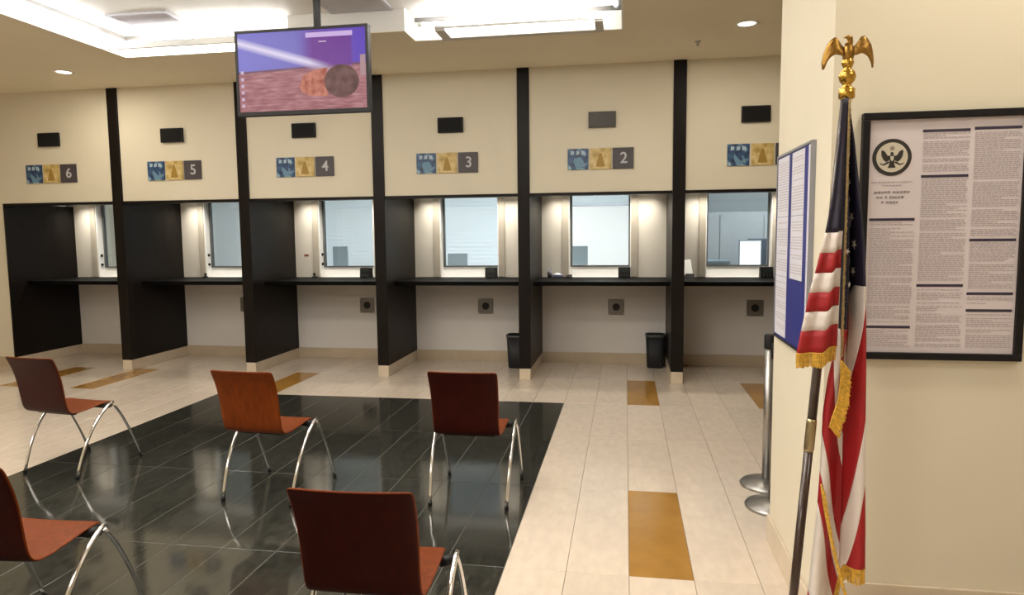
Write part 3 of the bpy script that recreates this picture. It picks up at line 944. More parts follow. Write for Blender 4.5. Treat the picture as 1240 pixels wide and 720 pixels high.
def screen_mat():
    m = bpy.data.materials.new('tv_picture')
    m.use_nodes = True
    nt = m.node_tree
    b = nt.nodes['Principled BSDF']
    b.inputs['Base Color'].default_value = (0.01, 0.01, 0.01, 1)
    b.inputs['Roughness'].default_value = 0.25
    b.inputs['Specular IOR Level'].default_value = 0.08
    N, L = nt.nodes.new, nt.links.new
    tc = N('ShaderNodeTexCoord')
    sp = N('ShaderNodeSeparateXYZ')
    L(tc.outputs['Generated'], sp.inputs[0])
    nz = N('ShaderNodeTexNoise')
    nz.inputs['Scale'].default_value = 9
    nz.inputs['Detail'].default_value = 6
    mp = N('ShaderNodeMapping')
    mp.inputs['Scale'].default_value = (1, 1, 3.5)
    L(tc.outputs['Generated'], mp.inputs[0])
    L(mp.outputs[0], nz.inputs['Vector'])

    def math_(op, a, b_=None, clamp=False):
        n = N('ShaderNodeMath')
        n.operation = op
        n.use_clamp = clamp
        for k, v in enumerate((a, b_)):
            if v is None:
                continue
            if isinstance(v, (int, float)):
                n.inputs[k].default_value = v
            else:
                L(v, n.inputs[k])
        return n.outputs[0]

    def ramp(fac, els):
        r = N('ShaderNodeValToRGB')
        e = r.color_ramp.elements
        e[0].position, e[0].color = els[0][0], (*lin(els[0][1]), 1)
        e[1].position, e[1].color = els[-1][0], (*lin(els[-1][1]), 1)
        for p, c in els[1:-1]:
            x = e.new(p)
            x.color = (*lin(c), 1)
        L(fac, r.inputs[0])
        return r.outputs[0]

    def mix(f, a, b_):
        n = N('ShaderNodeMix')
        n.data_type = 'RGBA'
        if isinstance(f, (int, float)):
            n.inputs[0].default_value = f
        else:
            L(f, n.inputs[0])
        L(a, n.inputs[6])
        if isinstance(b_, tuple):
            n.inputs[7].default_value = (*lin(b_), 1)
        else:
            L(b_, n.inputs[7])
        return n.outputs[2]
    X, Z = sp.outputs['X'], sp.outputs['Z']
    sky = ramp(X, [(0.0, (0.52, 0.50, 0.84)), (0.45, (0.49, 0.46, 0.78)), (0.6, (0.46, 0.32, 0.70)), (1.0, (0.38, 0.27, 0.75))])
    fld = ramp(nz.outputs['Fac'], [(0.25, (0.52, 0.31, 0.35)), (0.5, (0.68, 0.45, 0.47)), (0.75, (0.78, 0.58, 0.60))])
    hz = math_('ADD', 0.50, math_('MULTIPLY', X, 0.06))
    isky = math_('MULTIPLY', math_('SUBTRACT', Z, hz), 60, True)
    isky_c = math_('MINIMUM', math_('MAXIMUM', isky, 0.0), 1.0)
    col = mix(isky_c, fld, sky)
    # dark hedge line on the horizon
    d = math_('ABSOLUTE', math_('SUBTRACT', Z, hz))
    hl = math_('MAXIMUM', math_('SUBTRACT', 1.0, math_('MULTIPLY', d, 45)), 0.0)
    col = mix(math_('MULTIPLY', hl, 0.8), col, (0.34, 0.23, 0.36))
    def sat(a):
        return math_('MINIMUM', math_('MAXIMUM', a, 0.0), 1.0)
    mk = math_('MULTIPLY', sat(math_('MULTIPLY', math_('SUBTRACT', X, 0.50), 11.0)), sat(math_('MULTIPLY', math_('SUBTRACT', 0.905, X), 40.0)))
    mk = math_('MULTIPLY', mk, sat(math_('MULTIPLY', math_('SUBTRACT', Z, 0.47), 9.0)))
    mk = math_('MULTIPLY', mk, sat(math_('MULTIPLY', math_('SUBTRACT', 0.94, Z), 40.0)))
    col = mix(math_('MULTIPLY', mk, 0.9), col, (0.45, 0.20, 0.58))
    # bright trail running down across the sky
    zl = math_('SUBTRACT', 0.885, math_('MULTIPLY', X, 0.52))
    d2 = math_('ABSOLUTE', math_('SUBTRACT', Z, zl))
    st = math_('MAXIMUM', math_('SUBTRACT', 1.0, math_('MULTIPLY', d2, 13)), 0.0)
    fade = math_('MINIMUM', math_('MAXIMUM', math_('MULTIPLY', math_('SUBTRACT', 0.76, X), 5.0), 0.0), 1.0)
    col = mix(math_('MULTIPLY', math_('MULTIPLY', st, fade), 0.95), col, (0.95, 0.91, 1.0))
    L(col, b.inputs['Emission Color'])
    b.inputs['Emission Strength'].default_value = 0.95
    return m


def emis_noise(name, c0, c1, sc_, s=0.9):
    m = emis(name, c0, s)
    nt = m.node_tree
    b = nt.nodes['Principled BSDF']
    tc = nt.nodes.new('ShaderNodeTexCoord')
    nz = nt.nodes.new('ShaderNodeTexNoise')
    nz.inputs['Scale'].default_value = sc_
    cr = nt.nodes.new('ShaderNodeValToRGB')
    cr.color_ramp.elements[0].position, cr.color_ramp.elements[0].color = 0.32, (*lin(c0), 1)
    cr.color_ramp.elements[1].position, cr.color_ramp.elements[1].color = 0.68, (*lin(c1), 1)
    nt.links.new(tc.outputs['Object'], nz.inputs['Vector'])
    nt.links.new(nz.outputs['Fac'], cr.inputs[0])
    nt.links.new(cr.outputs[0], b.inputs['Emission Color'])
    return m


def emis(name, c, s=0.9):
    return mat(name, (0.01, 0.01, 0.01), 0.3, emit=lin(c), estr=s, spec=0.08)


tv = thing('television', ((TVX0 + TVX1) / 2, TVY, TVZ0), 'wall of purple desktop on a black television hung from a ceiling pole', 'television')
tv['label'] = 'black television with a purple sky desktop picture, hung from a ceiling pole'
MB().box(TVX0, TVX1, TVY, TVY + 0.05, TVZ0, TVZ1).build('housing', m_black, tv, bevel=0.004)
bz = MB()
bw = 0.018
bz.box(TVX0, TVX1, TVY - 0.008, TVY, TVZ0, TVZ0 + 0.026).box(TVX0, TVX1, TVY - 0.008, TVY, TVZ1 - bw, TVZ1)
bz.box(TVX0, TVX0 + bw, TVY - 0.008, TVY, TVZ0 + 0.026, TVZ1 - bw).box(TVX1 - bw, TVX1, TVY - 0.008, TVY, TVZ0 + 0.026, TVZ1 - bw)
bz.build('bezel', m_frame, tv)
SX0, SX1, SZ0, SZ1 = TVX0 + bw, TVX1 - bw, TVZ0 + 0.026, TVZ1 - bw
SW, SH = SX1 - SX0, SZ1 - SZ0
scr = MB().box(SX0, SX1, TVY - 0.003, TVY, SZ0, SZ1).build('screen', screen_mat(), tv)
yy0, yy1 = TVY - 0.0036, TVY - 0.0031


def sp_(u, v):
    return (SX0 + u * SW, SZ0 + v * SH)


def sprect(u0, u1, v0, v1, nm, m):
    MB().box(SX0 + u0 * SW, SX0 + u1 * SW, yy0, yy1, SZ0 + v0 * SH, SZ0 + v1 * SH).build(nm, m, scr)


sprect(0.54, 0.90, 0.905, 0.965, 'search_bar', emis('menu_bar', (0.86, 0.74, 0.95)))
el = [sp_(0.545 + 0.06 * math.cos(a), 0.33 + 0.17 * math.sin(a)) for a in [math.pi * 2 * k / 20 for k in range(20)]]
yy0, yy1 = TVY - 0.0042, TVY - 0.0037
bal = [sp_(u, v) for u, v in ((0.48, 0.30), (0.50, 0.22), (0.58, 0.17), (0.70, 0.165), (0.70, 0.52), (0.60, 0.50), (0.51, 0.43))]
MB().prism(bal, 'y', yy0, yy1).build('bale_side', emis_noise('bale_orange', (0.66, 0.33, 0.27), (0.86, 0.56, 0.47), 22), scr)
bal = [sp_(0.81 + 0.135 * math.cos(a), 0.345 + 0.205 * math.sin(a)) for a in [math.pi * 2 * k / 24 for k in range(24)]]
yy0, yy1 = TVY - 0.0048, TVY - 0.0043
MB().prism(bal, 'y', yy0, yy1).build('bale_end', emis_noise('bale_brown', (0.34, 0.20, 0.20), (0.50, 0.36, 0.34), 14), scr)
sprect(0.955, 0.995, 0.40, 0.66, 'bale_glow', emis('bale_pale', (0.72, 0.58, 0.60)))
ic = MB()
for k in range(6):
    v = 0.06 + k * 0.085
    ic.box(SX0 + 0.018 * SW, SX0 + 0.042 * SW, yy0, yy1, SZ0 + v * SH, SZ0 + (v + 0.04) * SH)
ic.build('desktop_icons', emis('icon_pale', (0.85, 0.75, 0.85)), scr)
ic = MB()
for k in range(3):
    ic.box(SX0 + (0.64 + 0.0 * k) * SW, SX0 + (0.70 + 0.0 * k) * SW, yy0, yy1, SZ0 + 0.84 * SH, SZ0 + 0.855 * SH)
ic.build('menu_heading', emis('icon_pale', (0.85, 0.75, 0.85)), scr)
PX = -2.112
MB().tube([(PX, TVY + 0.13, 2.72), (PX, TVY + 0.13, TZ)], 0.026, 14).build('pole', m_black, tv)
MB().lathe([(0.09, -0.02), (0.09, 0), (0.03, 0)], (PX, TVY + 0.13, TZ), 20).build('ceiling_flange', m_black, tv)
MB().box(PX - 0.12, PX + 0.12, TVY + 0.05, TVY + 0.075, 2.6, 2.95).box(PX - 0.03, PX + 0.03, TVY + 0.075, TVY + 0.13, 2.72, 2.8).build('bracket', m_black, tv)

# ================================================================== CHAIRS
def bez(p0, p1, p2, n=10):
    P = [Vector(p) for p in (p0, p1, p2)]
    return [tuple(P[0] * (1 - t) ** 2 + P[1] * 2 * t * (1 - t) + P[2] * t * t) for t in [k / n for k in range(n + 1)]]


def make_chair():
    root = thing('waiting_chair', (0, 0, 0), '', 'chair', 'bent plywood waiting chairs')
    # one bent shell: profile (y, z, half width)
    prof = [(0.105, 0.446, 0.190), (0.09, 0.459, 0.200), (0.05, 0.466, 0.205), (-0.05, 0.460, 0.207), (-0.14, 0.451, 0.207), (-0.20, 0.447, 0.206), (-0.238, 0.450, 0.205),
            (-0.262, 0.464, 0.204), (-0.276, 0.490, 0.203), (-0.285, 0.54, 0.203), (-0.293, 0.60, 0.204), (-0.303, 0.67, 0.206), (-0.320, 0.74, 0.208), (-0.343, 0.80, 0.210), (-0.360, 0.836, 0.211), (-0.372, 0.856, 0.208)]
    rows = []
    nu = 10
    for (y, z, hw) in prof:
        back = max(0.0, min(1.0, (z - 0.5) / 0.25))
        row = []
        for k in range(nu + 1):
            s = -1 + 2 * k / nu
            cy = -0.018 * back * (1 - s * s)
            cz = -0.004 * (1 - back) * (1 - s * s)
            row.append((s * hw, y + cy, z + cz))
        rows.append(row)
    sh = MB().grid(rows).build('seat_shell', [m_cherry_lit, m_cherry], root, solid=0.012)
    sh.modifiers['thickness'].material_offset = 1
    md = sh.modifiers.new('smooth', 'SUBSURF')
    md.levels = 1
    md.render_levels = 2
    b = MB()
    b.box(-0.20, 0.20, 0.005, 0.045, 0.428, 0.450)
    b.box(-0.16, 0.16, -0.20, -0.17, 0.425, 0.443)
    b.box(-0.02, 0.02, -0.18, 0.02, 0.425, 0.442)
    b.build('under_frame', m_black, root, bevel=0.003)
    for s in (-1, 1):
        # bracket joining the two legs at the seat's front corner
        MB().tube([(s * 0.192, 0.02, 0.440), (s * 0.246, 0.02, 0.452)], 0.020, 10).build('bracket', m_black, root)
        rear = bez((s * 0.250, 0.045, 0.472), (s * 0.252, -0.165, 0.385), (s * 0.236, -0.268, 0.018), 14)
        l = MB().tube(rear, 0.0105, 10).build('leg', m_chrome, root)
        MB().lathe([(0.013, 0.0012), (0.013, 0.02), (0.0115, 0.024)], (s * 0.236, -0.268, 0), 12).build('rubber_foot', m_black, l)
        front = bez((s * 0.248, 0.045, 0.452), (s * 0.252, 0.145, 0.33), (s * 0.250, 0.262, 0.018), 12)
        l = MB().tube(front, 0.0095, 10).build('leg', m_chrome, root)
        MB().lathe([(0.012, 0.0012), (0.012, 0.02), (0.0105, 0.024)], (s * 0.250, 0.262, 0), 12).build('rubber_foot', m_black, l)
    return root


proto = make_chair()
CH = [((-0.863, 2.345), 2, 'reddish plywood chair nearest the viewer, large at the bottom centre on dark tiles'),
      ((-0.932, 4.19), 0, 'dark red plywood chair with chrome legs beside the right edge of the dark tiles'),
      ((-2.222, 4.07), -4, 'orange brown plywood chair in the middle of the dark tile field'),
      ((-3.905, 4.335), -7, 'dark brown plywood chair straddling the left edge of the dark tiles'),
      ((-2.365, 2.375), 2, 'plywood chair cut off by the left edge, in front of the dark brown one')]
for i, ((x, y), a, lab) in enumerate(CH):
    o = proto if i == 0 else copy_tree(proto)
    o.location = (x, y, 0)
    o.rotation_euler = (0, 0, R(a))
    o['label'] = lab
    if i == 2:      # this one has a lighter, more orange back
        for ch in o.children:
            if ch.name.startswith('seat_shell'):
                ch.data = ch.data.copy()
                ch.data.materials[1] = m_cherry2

# ================================================================== STANCHIONS
def stanchion(x, y, lab, m):
    p = thing('stanchion', (x, y, 0.001), lab, 'stanchion', 'queue stanchions')
    MB().lathe([(0.166, 0.001), (0.168, 0.01), (0.158, 0.022), (0.06, 0.04), (0.035, 0.046)], (x, y, 0.001), 36).build('base', m_steel, p)
    MB().lathe([(0.031, 0.04), (0.031, 0.90)], (x, y, 0.001), 20).build('post', m, p)
    MB().lathe([(0.034, 0.90), (0.036, 0.905), (0.036, 0.985), (0.03, 0.992)], (x, y, 0.001), 20).build('belt_head', m_black, p)
    MB().box(x + 0.03, x + 0.045, y - 0.022, y + 0.022, 0.915, 0.98).build('belt_clip', m_black, p)


stanchion(0.915, 4.56, 'silver belt stanchion behind the other one at the wall corner', m_steel)
stanchion(0.885, 4.19, 'dark steel belt stanchion nearer the viewer at the wall corner', mat('dark_steel', (0.16, 0.15, 0.14), 0.35, 0.9))

# ================================================================== NOTICE BOARD ON THE SIDE WALL
nb = thing('notice_board', (WX, 3.32, 1.13), 'blue notice board with two columns of white sheets on the side wall', 'notice board')
BY0, BY1, BZ0, BZ1 = 3.02, 3.64, 1.13, 2.005
MB().box(WX - 0.016, WX, BY0, BY1, BZ0, BZ1).build('board', m_blue, nb)
t = 0.011
fb = MB()
fb.box(WX - 0.020, WX, BY0 - t, BY0, BZ0 - t, BZ1 + t).box(WX - 0.020, WX, BY1, BY1 + t, BZ0 - t, BZ1 + t).box(WX - 0.020, WX, BY0, BY1, BZ1, BZ1 + t)
fb.build('frame', m_alum, nb)
MB().box(WX - 0.020, WX, BY0, BY1, BZ0 - t, BZ0).build('frame_bottom', m_black, nb)


def sheet(y0, y1, z0, z1, nm='sheet'):
    s = MB().box(WX - 0.0175, WX - 0.0161, y0, y1, z0, z1).build(nm, m_paper2, nb)
    tx = MB()
    z = z1 - 0.03
    while z > z0 + 0.02:
        y = y0 + 0.012
        while y < y1 - 0.03:
            l = min(random.uniform(0.015, 0.05), y1 - 0.012 - y)
            tx.box(WX - 0.0178, WX - 0.0176, y, y + l, z, z + 0.004)
            y += l + 0.007
        z -= 0.0125 if random.random() > 0.12 else 0.03
    tag(tx.build('printed_text', m_text, s), kind='stuff')


sheet(3.40, 3.63, 1.14, 1.428)
sheet(3.40, 3.63, 1.43, 1.714)
sheet(3.40, 3.63, 1.716, 1.998)
sheet(3.12, 3.34, 1.43, 1.714)
sheet(3.12, 3.34, 1.716, 1.998)
MB().box(WX - 0.0185, WX - 0.0161, BY0 + 0.004, 3.052, BZ0 + 0.004, BZ1 - 0.004).build('side_strip', m_paper2, nb)

# ================================================================== FRAMED POSTER
PX0, PX1, PZ0, PZ1 = 0.868, 1.444, 1.158, 2.078
po = thing('framed_poster', ((PX0 + PX1) / 2, WY0, PZ0), 'large black framed poster of small print with a round eagle seal', 'poster')
yw = WY0 - 0.001
fr = MB()
fw = 0.026
fr.box(PX0, PX1, yw - 0.028, yw, PZ1 - fw, PZ1).box(PX0, PX1, yw - 0.028, yw, PZ0, PZ0 + fw)
fr.box(PX0, PX0 + fw, yw - 0.028, yw, PZ0 + fw, PZ1 - fw).box(PX1 - fw, PX1, yw - 0.028, yw, PZ0 + fw, PZ1 - fw)
fr.build('frame', m_frame, po, bevel=0.003)
pp = MB().box(PX0 + fw, PX1 - fw, yw - 0.012, yw - 0.004, PZ0 + fw, PZ1 - fw).build('paper', m_paper, po)
ya, yb = yw - 0.0132, yw - 0.0121
cols = [(0.905, 1.062), (1.078, 1.238), (1.252, 1.408)]
bars = [(0, 1.686), (0, 1.281), (1, 2.008), (1, 1.843), (1, 1.439), (2, 2.012), (2, 1.607), (2, 1.409), (2, 1.346)]
for c_, z in bars:
    MB().box(cols[c_][0], cols[c_][1], ya, yb, z - 0.0055, z + 0.0045).build('heading_bar', m_ink, pp)
for k, (a, b) in enumerate(cols):
    tx = MB()
    z = 1.995 if k else 1.672
    while z > 1.205:
        skip = any(c_ == k and abs(zz - z) < 0.012 for c_, zz in bars)
        if not skip:
            x = a + 0.003
            end = b - (0.0 if random.random() > 0.2 else random.uniform(0.02, 0.09))
            while x < end - 0.006:
                l = min(random.uniform(0.006, 0.022), end - x)
                tx.quad((x, ya, z), (x + l, ya, z), (x + l, ya, z + 0.0034), (x, ya, z + 0.0034))
                x += l + 0.0035
        z -= 0.0072 if random.random() > 0.1 else 0.014
    tag(tx.build('printed_text', m_text, pp), kind='stuff')
# heading under the seal: two faint lines of small capitals and three heavier lines, too soft to read
tx = MB()
for (z, x0, x1, hh) in ((1.822, 0.908, 1.044, 0.0045), (1.810, 0.945, 1.005, 0.004)):
    x = x0
    while x < x1:
        l = random.uniform(0.005, 0.012)
        tx.box(x, x + l, ya, yb, z, z + hh)
        x += l + 0.003
tag(tx.build('small_caption', m_text, pp), kind='stuff')
tx = MB()
for (z, x0, x1) in ((1.783, 0.918, 1.036), (1.764, 0.926, 1.028), (1.746, 0.944, 1.004)):
    x = x0
    while x < x1:
        l = random.uniform(0.006, 0.011)
        tx.box(x, x + l, ya, yb, z, z + 0.009 * random.uniform(0.75, 1.0))
        x += l + (0.0025 if random.random() > 0.25 else 0.009)
tag(tx.build('heading_text', m_text2, pp), kind='stuff')
# round seal: dark ring, parchment disc, spread eagle with shield
sx, sz, sr = 0.975, 1.915, 0.068
seal = MB().lathe([(sr, -0.0135 - 0.0), (sr, -0.0121)], (sx, yw, sz), 40, 'y').build('seal', m_seal, pp)
MB().lathe([(sr * 0.80, -0.0142), (sr * 0.80, -0.0136)], (sx, yw, sz), 40, 'y').build('seal_field', m_sealp, seal)
y0, y1 = yw - 0.0150, yw - 0.0143
eg = MB()
k = sr
body = [(-0.10, 0.12), (0.10, 0.12), (0.15, -0.08), (0.09, -0.32), (-0.09, -0.32), (-0.15, -0.08)]
eg.prism([(sx + a * k, sz + b * k) for a, b in body], 'y', y0, y1)
eg.lathe([(0.085 * k, -0.0150), (0.085 * k, -0.0143)], (sx - 0.01 * k, yw, sz + 0.2 * k), 12, 'y')
for s in (-1, 1):
    wing = [(0.10, 0.08), (0.24, 0.10), (0.36, 0.30), (0.50, 0.40), (0.56, 0.34), (0.54, 0.10), (0.44, -0.12), (0.30, -0.24), (0.14, -0.16)]
    eg.prism([(sx + s * a * k, sz + b * k) for a, b in wing], 'y', y0, y1)
    leg = [(0.06, -0.28), (0.14, -0.30), (0.40, -0.44), (0.60, -0.36), (0.62, -0.30), (0.42, -0.36), (0.20, -0.22)]
    eg.prism([(sx + s * a * k, sz + b * k) for a, b in leg], 'y', y0, y1)
tail = [(-0.10, -0.30), (0.10, -0.30), (0.20, -0.56), (-0.20, -0.56)]
eg.prism([(sx + a * k, sz + b * k) for a, b in tail], 'y', y0, y1)
eg.build('seal_eagle', m_seal, seal)
gl = MB().lathe([(0.12 * k, -0.0150), (0.12 * k, -0.0143)], (sx, yw, sz + 0.48 * k), 16, 'y').build('seal_glory', mat('seal_tan', lin((0.56, 0.53, 0.46)), 0.6), seal)
sd = MB().prism([(sx + a * k, sz + b * k) for a, b in ((-0.09, 0.06), (0.09, 0.06), (0.08, -0.12), (0, -0.22), (-0.08, -0.12))], 'y', yw - 0.0156, yw - 0.0151).build('seal_shield', m_sealp, seal)

# ================================================================== FLAG ON ITS STAND
FY = 2.35
fl = thing('flag_on_stand', (0.535, FY, 0), 'draped American flag with gold fringe on a leaning pole topped by a brass eagle', 'flag')
PB, PT = Vector((0.540, FY, 0.03)), Vector((0.683, FY, 2.095))


def pole_at(z):
    t_ = (z - PB.z) / (PT.z - PB.z)
    return PB.lerp(PT, t_)


stn = MB().lathe([(0.16, 0.0012), (0.16, 0.02), (0.13, 0.035), (0.05, 0.06), (0.028, 0.09), (0.026, 0.19), (0.02, 0.2)], (PB.x + 0.005, FY, 0), 32).build('stand', m_brass, fl)
MB().tube([tuple(pole_at(0.04)), tuple(pole_at(0.92))], 0.0145, 14).build('pole', m_pole, fl)
MB().tube([tuple(pole_at(0.92)), tuple(pole_at(0.93)), tuple(pole_at(1.02)), tuple(pole_at(1.03))], [0.0152, 0.0165, 0.0165, 0.0152], 14).build('pole_joint', mat('pale_brass', lin((0.66, 0.60, 0.47)), 0.3, 0.9), fl)
MB().tube([tuple(pole_at(1.03)), tuple(pole_at(2.06))], 0.0145, 14).build('pole', m_pole, fl)
# eagle finial
tx_ = PT.x
fin = MB().lathe([(0.017, -0.045), (0.024, -0.04), (0.024, -0.012), (0.016, -0.008), (0.012, 0.0), (0.022, 0.012), (0.026, 0.026), (0.022, 0.04), (0.011, 0.05), (0.014, 0.055), (0.019, 0.068), (0.012, 0.082)], (tx_, FY, 2.10), 20).build('finial', m_brass, fl)
eb = MB()
eb.ball((tx_ + 0.001, FY, 2.196), 0.018, 0.017, 0.034)
eb.tube([(tx_, FY, 2.218), (tx_ + 0.004, FY - 0.004, 2.232), (tx_ + 0.002, FY - 0.008, 2.241), (tx_ - 0.008, FY - 0.011, 2.244)], [0.013, 0.009, 0.0085, 0.006], 10)
eb.tube([(tx_ - 0.008, FY - 0.011, 2.244), (tx_ - 0.018, FY - 0.013, 2.241)], [0.005, 0.0015], 8)
eb.build('eagle_body', m_abrass, fin)
for s in (-1, 1):
    wg = MB()
    outer = [(0.012, 2.212), (0.022, 2.222), (0.030, 2.234), (0.034, 2.243), (0.044, 2.245), (0.055, 2.236), (0.065, 2.218), (0.072, 2.195), (0.075, 2.172), (0.073, 2.150)]
    inner = [(0.010, 2.190), (0.018, 2.189), (0.026, 2.190), (0.034, 2.193), (0.042, 2.192), (0.050, 2.188), (0.057, 2.182), (0.063, 2.174), (0.068, 2.163), (0.0715, 2.151)]
    rows = []
    for j in range(5):
        q_ = j / 4
        row = []
        for a, b in zip(inner, outer):
            xx = a[0] * (1 - q_) + b[0] * q_
            zz = a[1] * (1 - q_) + b[1] * q_
            row.append((tx_ + s * xx, FY - 0.012 * math.sin(math.pi * min(1, xx / 0.08)) + 0.006 * q_ + 0.0015 * math.sin(zz * 900), zz))
        rows.append(row)
    wg.grid(rows)
    wg.build('eagle_wing', m_abrass, fin, solid=0.005)


def interp(tab, z):
    """tab: list of (x, z) going down"""
    for (xa, za), (xb, zb) in zip(tab, tab[1:]):
        if za >= z >= zb:
            t_ = (za - z) / (za - zb)
            return xa + (xb - xa) * t_
    return tab[0][0] if z > tab[0][1] else tab[-1][0]


def smooth(a, b, t_):
    t_ = max(0, min(1, (t_ - a) / (b - a)))
    return t_ * t_ * (3 - 2 * t_)


# front fold, left of the pole: navy canton, then six level bars, fringe at the hem
AL = [(0.664, 2.059), (0.655, 1.902), (0.64, 1.748), (0.621, 1.633), (0.608, 1.578), (0.595, 1.518), (0.579, 1.459), (0.569, 1.398), (0.557, 1.338), (0.545, 1.265), (0.541, 1.225)]
AR = [(0.684, 2.058), (0.679, 1.901), (0.679, 1.747), (0.678, 1.633), (0.677, 1.578), (0.677, 1.518), (0.676, 1.46), (0.675, 1.399), (0.675, 1.34), (0.674, 1.273), (0.673, 1.225)]


def A_pt(u, z, dz=0.0):
    xl, xr = interp(AL, z), interp(AR, z)
    x = xl + (xr - xl) * u
    open_ = smooth(2.06, 1.3, z)
    y = FY - 0.030 - 0.028 * open_ * math.sin(math.pi * min(1, u * 1.25)) - 0.014 * open_ * math.cos(u * math.pi * 3.2)
    step = 0.012 * smooth(0.55, 0.72, u) * smooth(1.75, 1.5, z)
    return (x, y, z + step - 0.010 * (1 - u) * smooth(1.7, 1.3, z))


def A_sheet(z1, z0, m, nm):
    n = max(3, int((z1 - z0) / 0.02))
    rows = []
    for j in range(n + 1):
        z = z1 + (z0 - z1) * j / n
        rows.append([A_pt(k / 16, z) for k in range(17)])
    return MB().grid(rows).build(nm, m, fl, solid=0.003)


A_sheet(2.055, 1.640, m_navy, 'canton')
zs = [1.640, 1.578, 1.516, 1.456, 1.396, 1.336, 1.262]
for k in range(6):
    A_sheet(zs[k], zs[k + 1], (m_fwhite if k % 2 == 0 else m_red), 'white_stripe' if k % 2 == 0 else 'red_stripe')


m_hoist = mat('dull_gold_braid', lin((0.56, 0.47, 0.29)), 0.6, noise=0.3, nscale=90)


def fringe(path, drop, nm='fringe', m=None):
    """short gold threads hanging side by side along a path"""
    mb = MB()
    P = [Vector(p) for p in path]
    seg = []
    for a, b in zip(P, P[1:]):
        n = max(1, int((b - a).length / 0.0035))
        seg += [a.lerp(b, i / n) for i in range(n)]
    for p in seg:
        j = random.uniform(-0.002, 0.002)
        mb.tube([tuple(p), tuple(p + Vector((j, -0.002, 0)) + Vector(drop) * random.uniform(0.88, 1.04))], 0.0023, 4, caps=False)
    mb.tube([tuple(p) for p in P], 0.003, 6)
    return tag(mb.build(nm, m or m_gold, fl), kind='stuff')


fringe([A_pt(k / 16, 1.262) for k in range(17)], (0, 0, -0.046))

# hanging part, right of and below the pole; stripes run down in long slanted folds
BL = [(0.681, 2.056), (0.684, 1.747), (0.686, 1.473), (0.684, 1.327), (0.671, 1.246), (0.655, 1.164), (0.642, 1.055), (0.638, 0.889), (0.630, 0.72), (0.617, 0.549), (0.606, 0.40), (0.600, 0.28)]
BR = [(0.694, 2.056), (0.713, 1.925), (0.731, 1.746), (0.743, 1.591), (0.750, 1.46), (0.762, 1.194), (0.772, 0.895), (0.783, 0.673), (0.787, 0.533), (0.793, 0.391), (0.795, 0.28)]


def B_pt(u, z):
    xl, xr = interp(BL, z), interp(BR, z)
    op = smooth(2.06, 1.5, z)
    y = FY + 0.012 - 0.040 * op * math.sin(u * math.pi * 2.6 + 0.4) - 0.012 * op * math.sin(u * 9.5 + z * 3.0)
    return (xl + (xr - xl) * u, y, z)


def B_hem(u):
    return 0.33 + 0.20 * smooth(0.50, 0.66, u)


def B_navy(u):
    return 1.47 - 0.14 * smooth(0.75, 0.30, u)


def B_piece(u0, u1, ztop, zbot, m, nm, nu=14):
    """a strip of the hanging flag between two slanted edges, ztop(u) and zbot(u)"""
    us = [u0 + (u1 - u0) * k / nu for k in range(nu + 1)]
    tb = [(max(B_hem(u), ztop(u)), max(B_hem(u), zbot(u))) for u in us]
    hmax = max(a - b for a, b in tb)
    if hmax < 0.01:
        return
    nz = max(4, int(hmax / 0.02))
    rows = []
    for j in range(nz + 1):
        rows.append([B_pt(u, a + (b - a) * j / nz) for u, (a, b) in zip(us, tb)])
    MB().grid(rows).build(nm, m, fl, solid=0.003)


UM = 0.60
B_piece(0, 1, lambda u: 2.056, B_navy, m_navy, 'canton', 40)
fl_l = lambda k: (lambda u: min(B_navy(u), k - 0.65 * u))
fl_r = lambda k: (lambda u: min(B_navy(u), k - 0.94 * (1 - u)))
kl = [9, 1.62, 1.52, 1.36, 1.25, 0.985, 0.86, 0.755, 0.45, 0.2]
for k in range(len(kl) - 1):
    B_piece(0, UM, fl_l(kl[k]), fl_l(kl[k + 1]), m_red if k % 2 == 0 else m_fwhite, 'red_stripe' if k % 2 == 0 else 'white_stripe')
kr = [9, 1.43, 1.035, 0.82, 0.50, 0.2]
for k in range(len(kr) - 1):
    B_piece(UM, 1, fl_r(kr[k]), fl_r(kr[k + 1]), m_red if k % 2 == 1 else m_fwhite, 'red_stripe' if k % 2 == 1 else 'white_stripe')
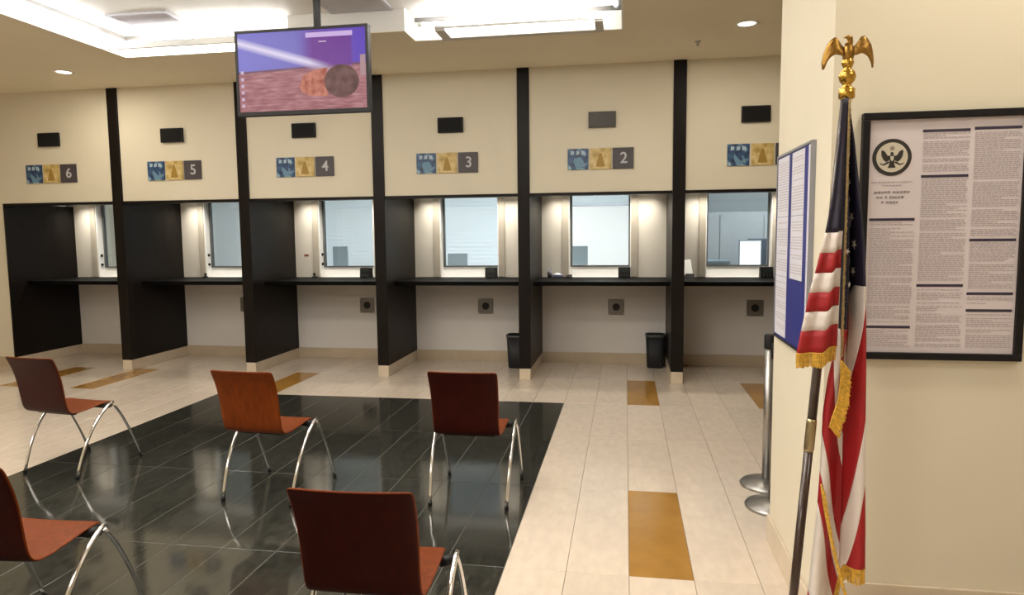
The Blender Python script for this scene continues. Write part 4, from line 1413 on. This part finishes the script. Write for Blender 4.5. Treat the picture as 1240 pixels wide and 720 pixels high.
# stars, sewn on the canton
for (u, z, r) in ((0.62, 1.80, 0.013), (0.35, 1.745, 0.013), (0.70, 1.690, 0.018), (0.30, 1.668, 0.017), (0.40, 1.612, 0.018), (0.74, 1.602, 0.019), (0.36, 1.548, 0.017), (0.72, 1.516, 0.017), (0.22, 1.475, 0.012), (0.16, 1.58, 0.011)):
    c_ = Vector(B_pt(u, z))
    e = 0.01
    du = (Vector(B_pt(u + e, z)) - Vector(B_pt(u - e, z))).normalized()
    dv = (Vector(B_pt(u, z + e)) - Vector(B_pt(u, z - e))).normalized()
    nrm = du.cross(dv).normalized()
    if nrm.y > 0:
        nrm = -nrm
    mb = MB()
    ph = random.uniform(0, 1)
    pts = []
    for k in range(10):
        rr = r if k % 2 == 0 else r * 0.42
        a = math.pi / 2 + k * math.pi / 5 + ph
        pts.append(c_ + du * rr * math.cos(a) + dv * rr * math.sin(a) + nrm * 0.0035)
    n0 = len(mb.v)
    mb.v += [tuple(p) for p in pts] + [tuple(c_ + nrm * 0.005)]
    for k in range(10):
        mb.f.append((n0 + k, n0 + (k + 1) % 10, n0 + 10))
        mb.sm.append(False)
    mb.build('star', m_fwhite, fl)
# gold fringe showing between the folds and the tassel cord
fringe([(B_pt(0.02, z)[0] + 0.008 + 0.018 * math.sin((1.24 - z) * 14), B_pt(0.1, z)[1] - 0.030, z) for z in [1.235 - 0.02 * k for k in range(12)]], (0.028, -0.004, -0.036))
fringe([(0.628 + 0.05 * t_ + 0.03 * t_ * t_, FY - 0.06 - 0.01 * t_, 0.83 - 0.36 * t_) for t_ in [k / 10 for k in range(11)]], (0.012, -0.003, -0.03))
fringe([(0.676 + 0.011 * t_, FY - 0.056 - 0.012 * t_, 2.05 - 0.80 * t_) if False else (0.683 - 0.006 * t_, FY - 0.03 - 0.026 * t_, 2.05 - 0.80 * t_) for t_ in [k / 20 for k in range(21)]], (0.0025, -0.001, -0.008), 'hoist_fringe', m_hoist)
fringe([B_pt(k / 24, B_hem(k / 24)) for k in range(25)], (0, -0.002, -0.05))
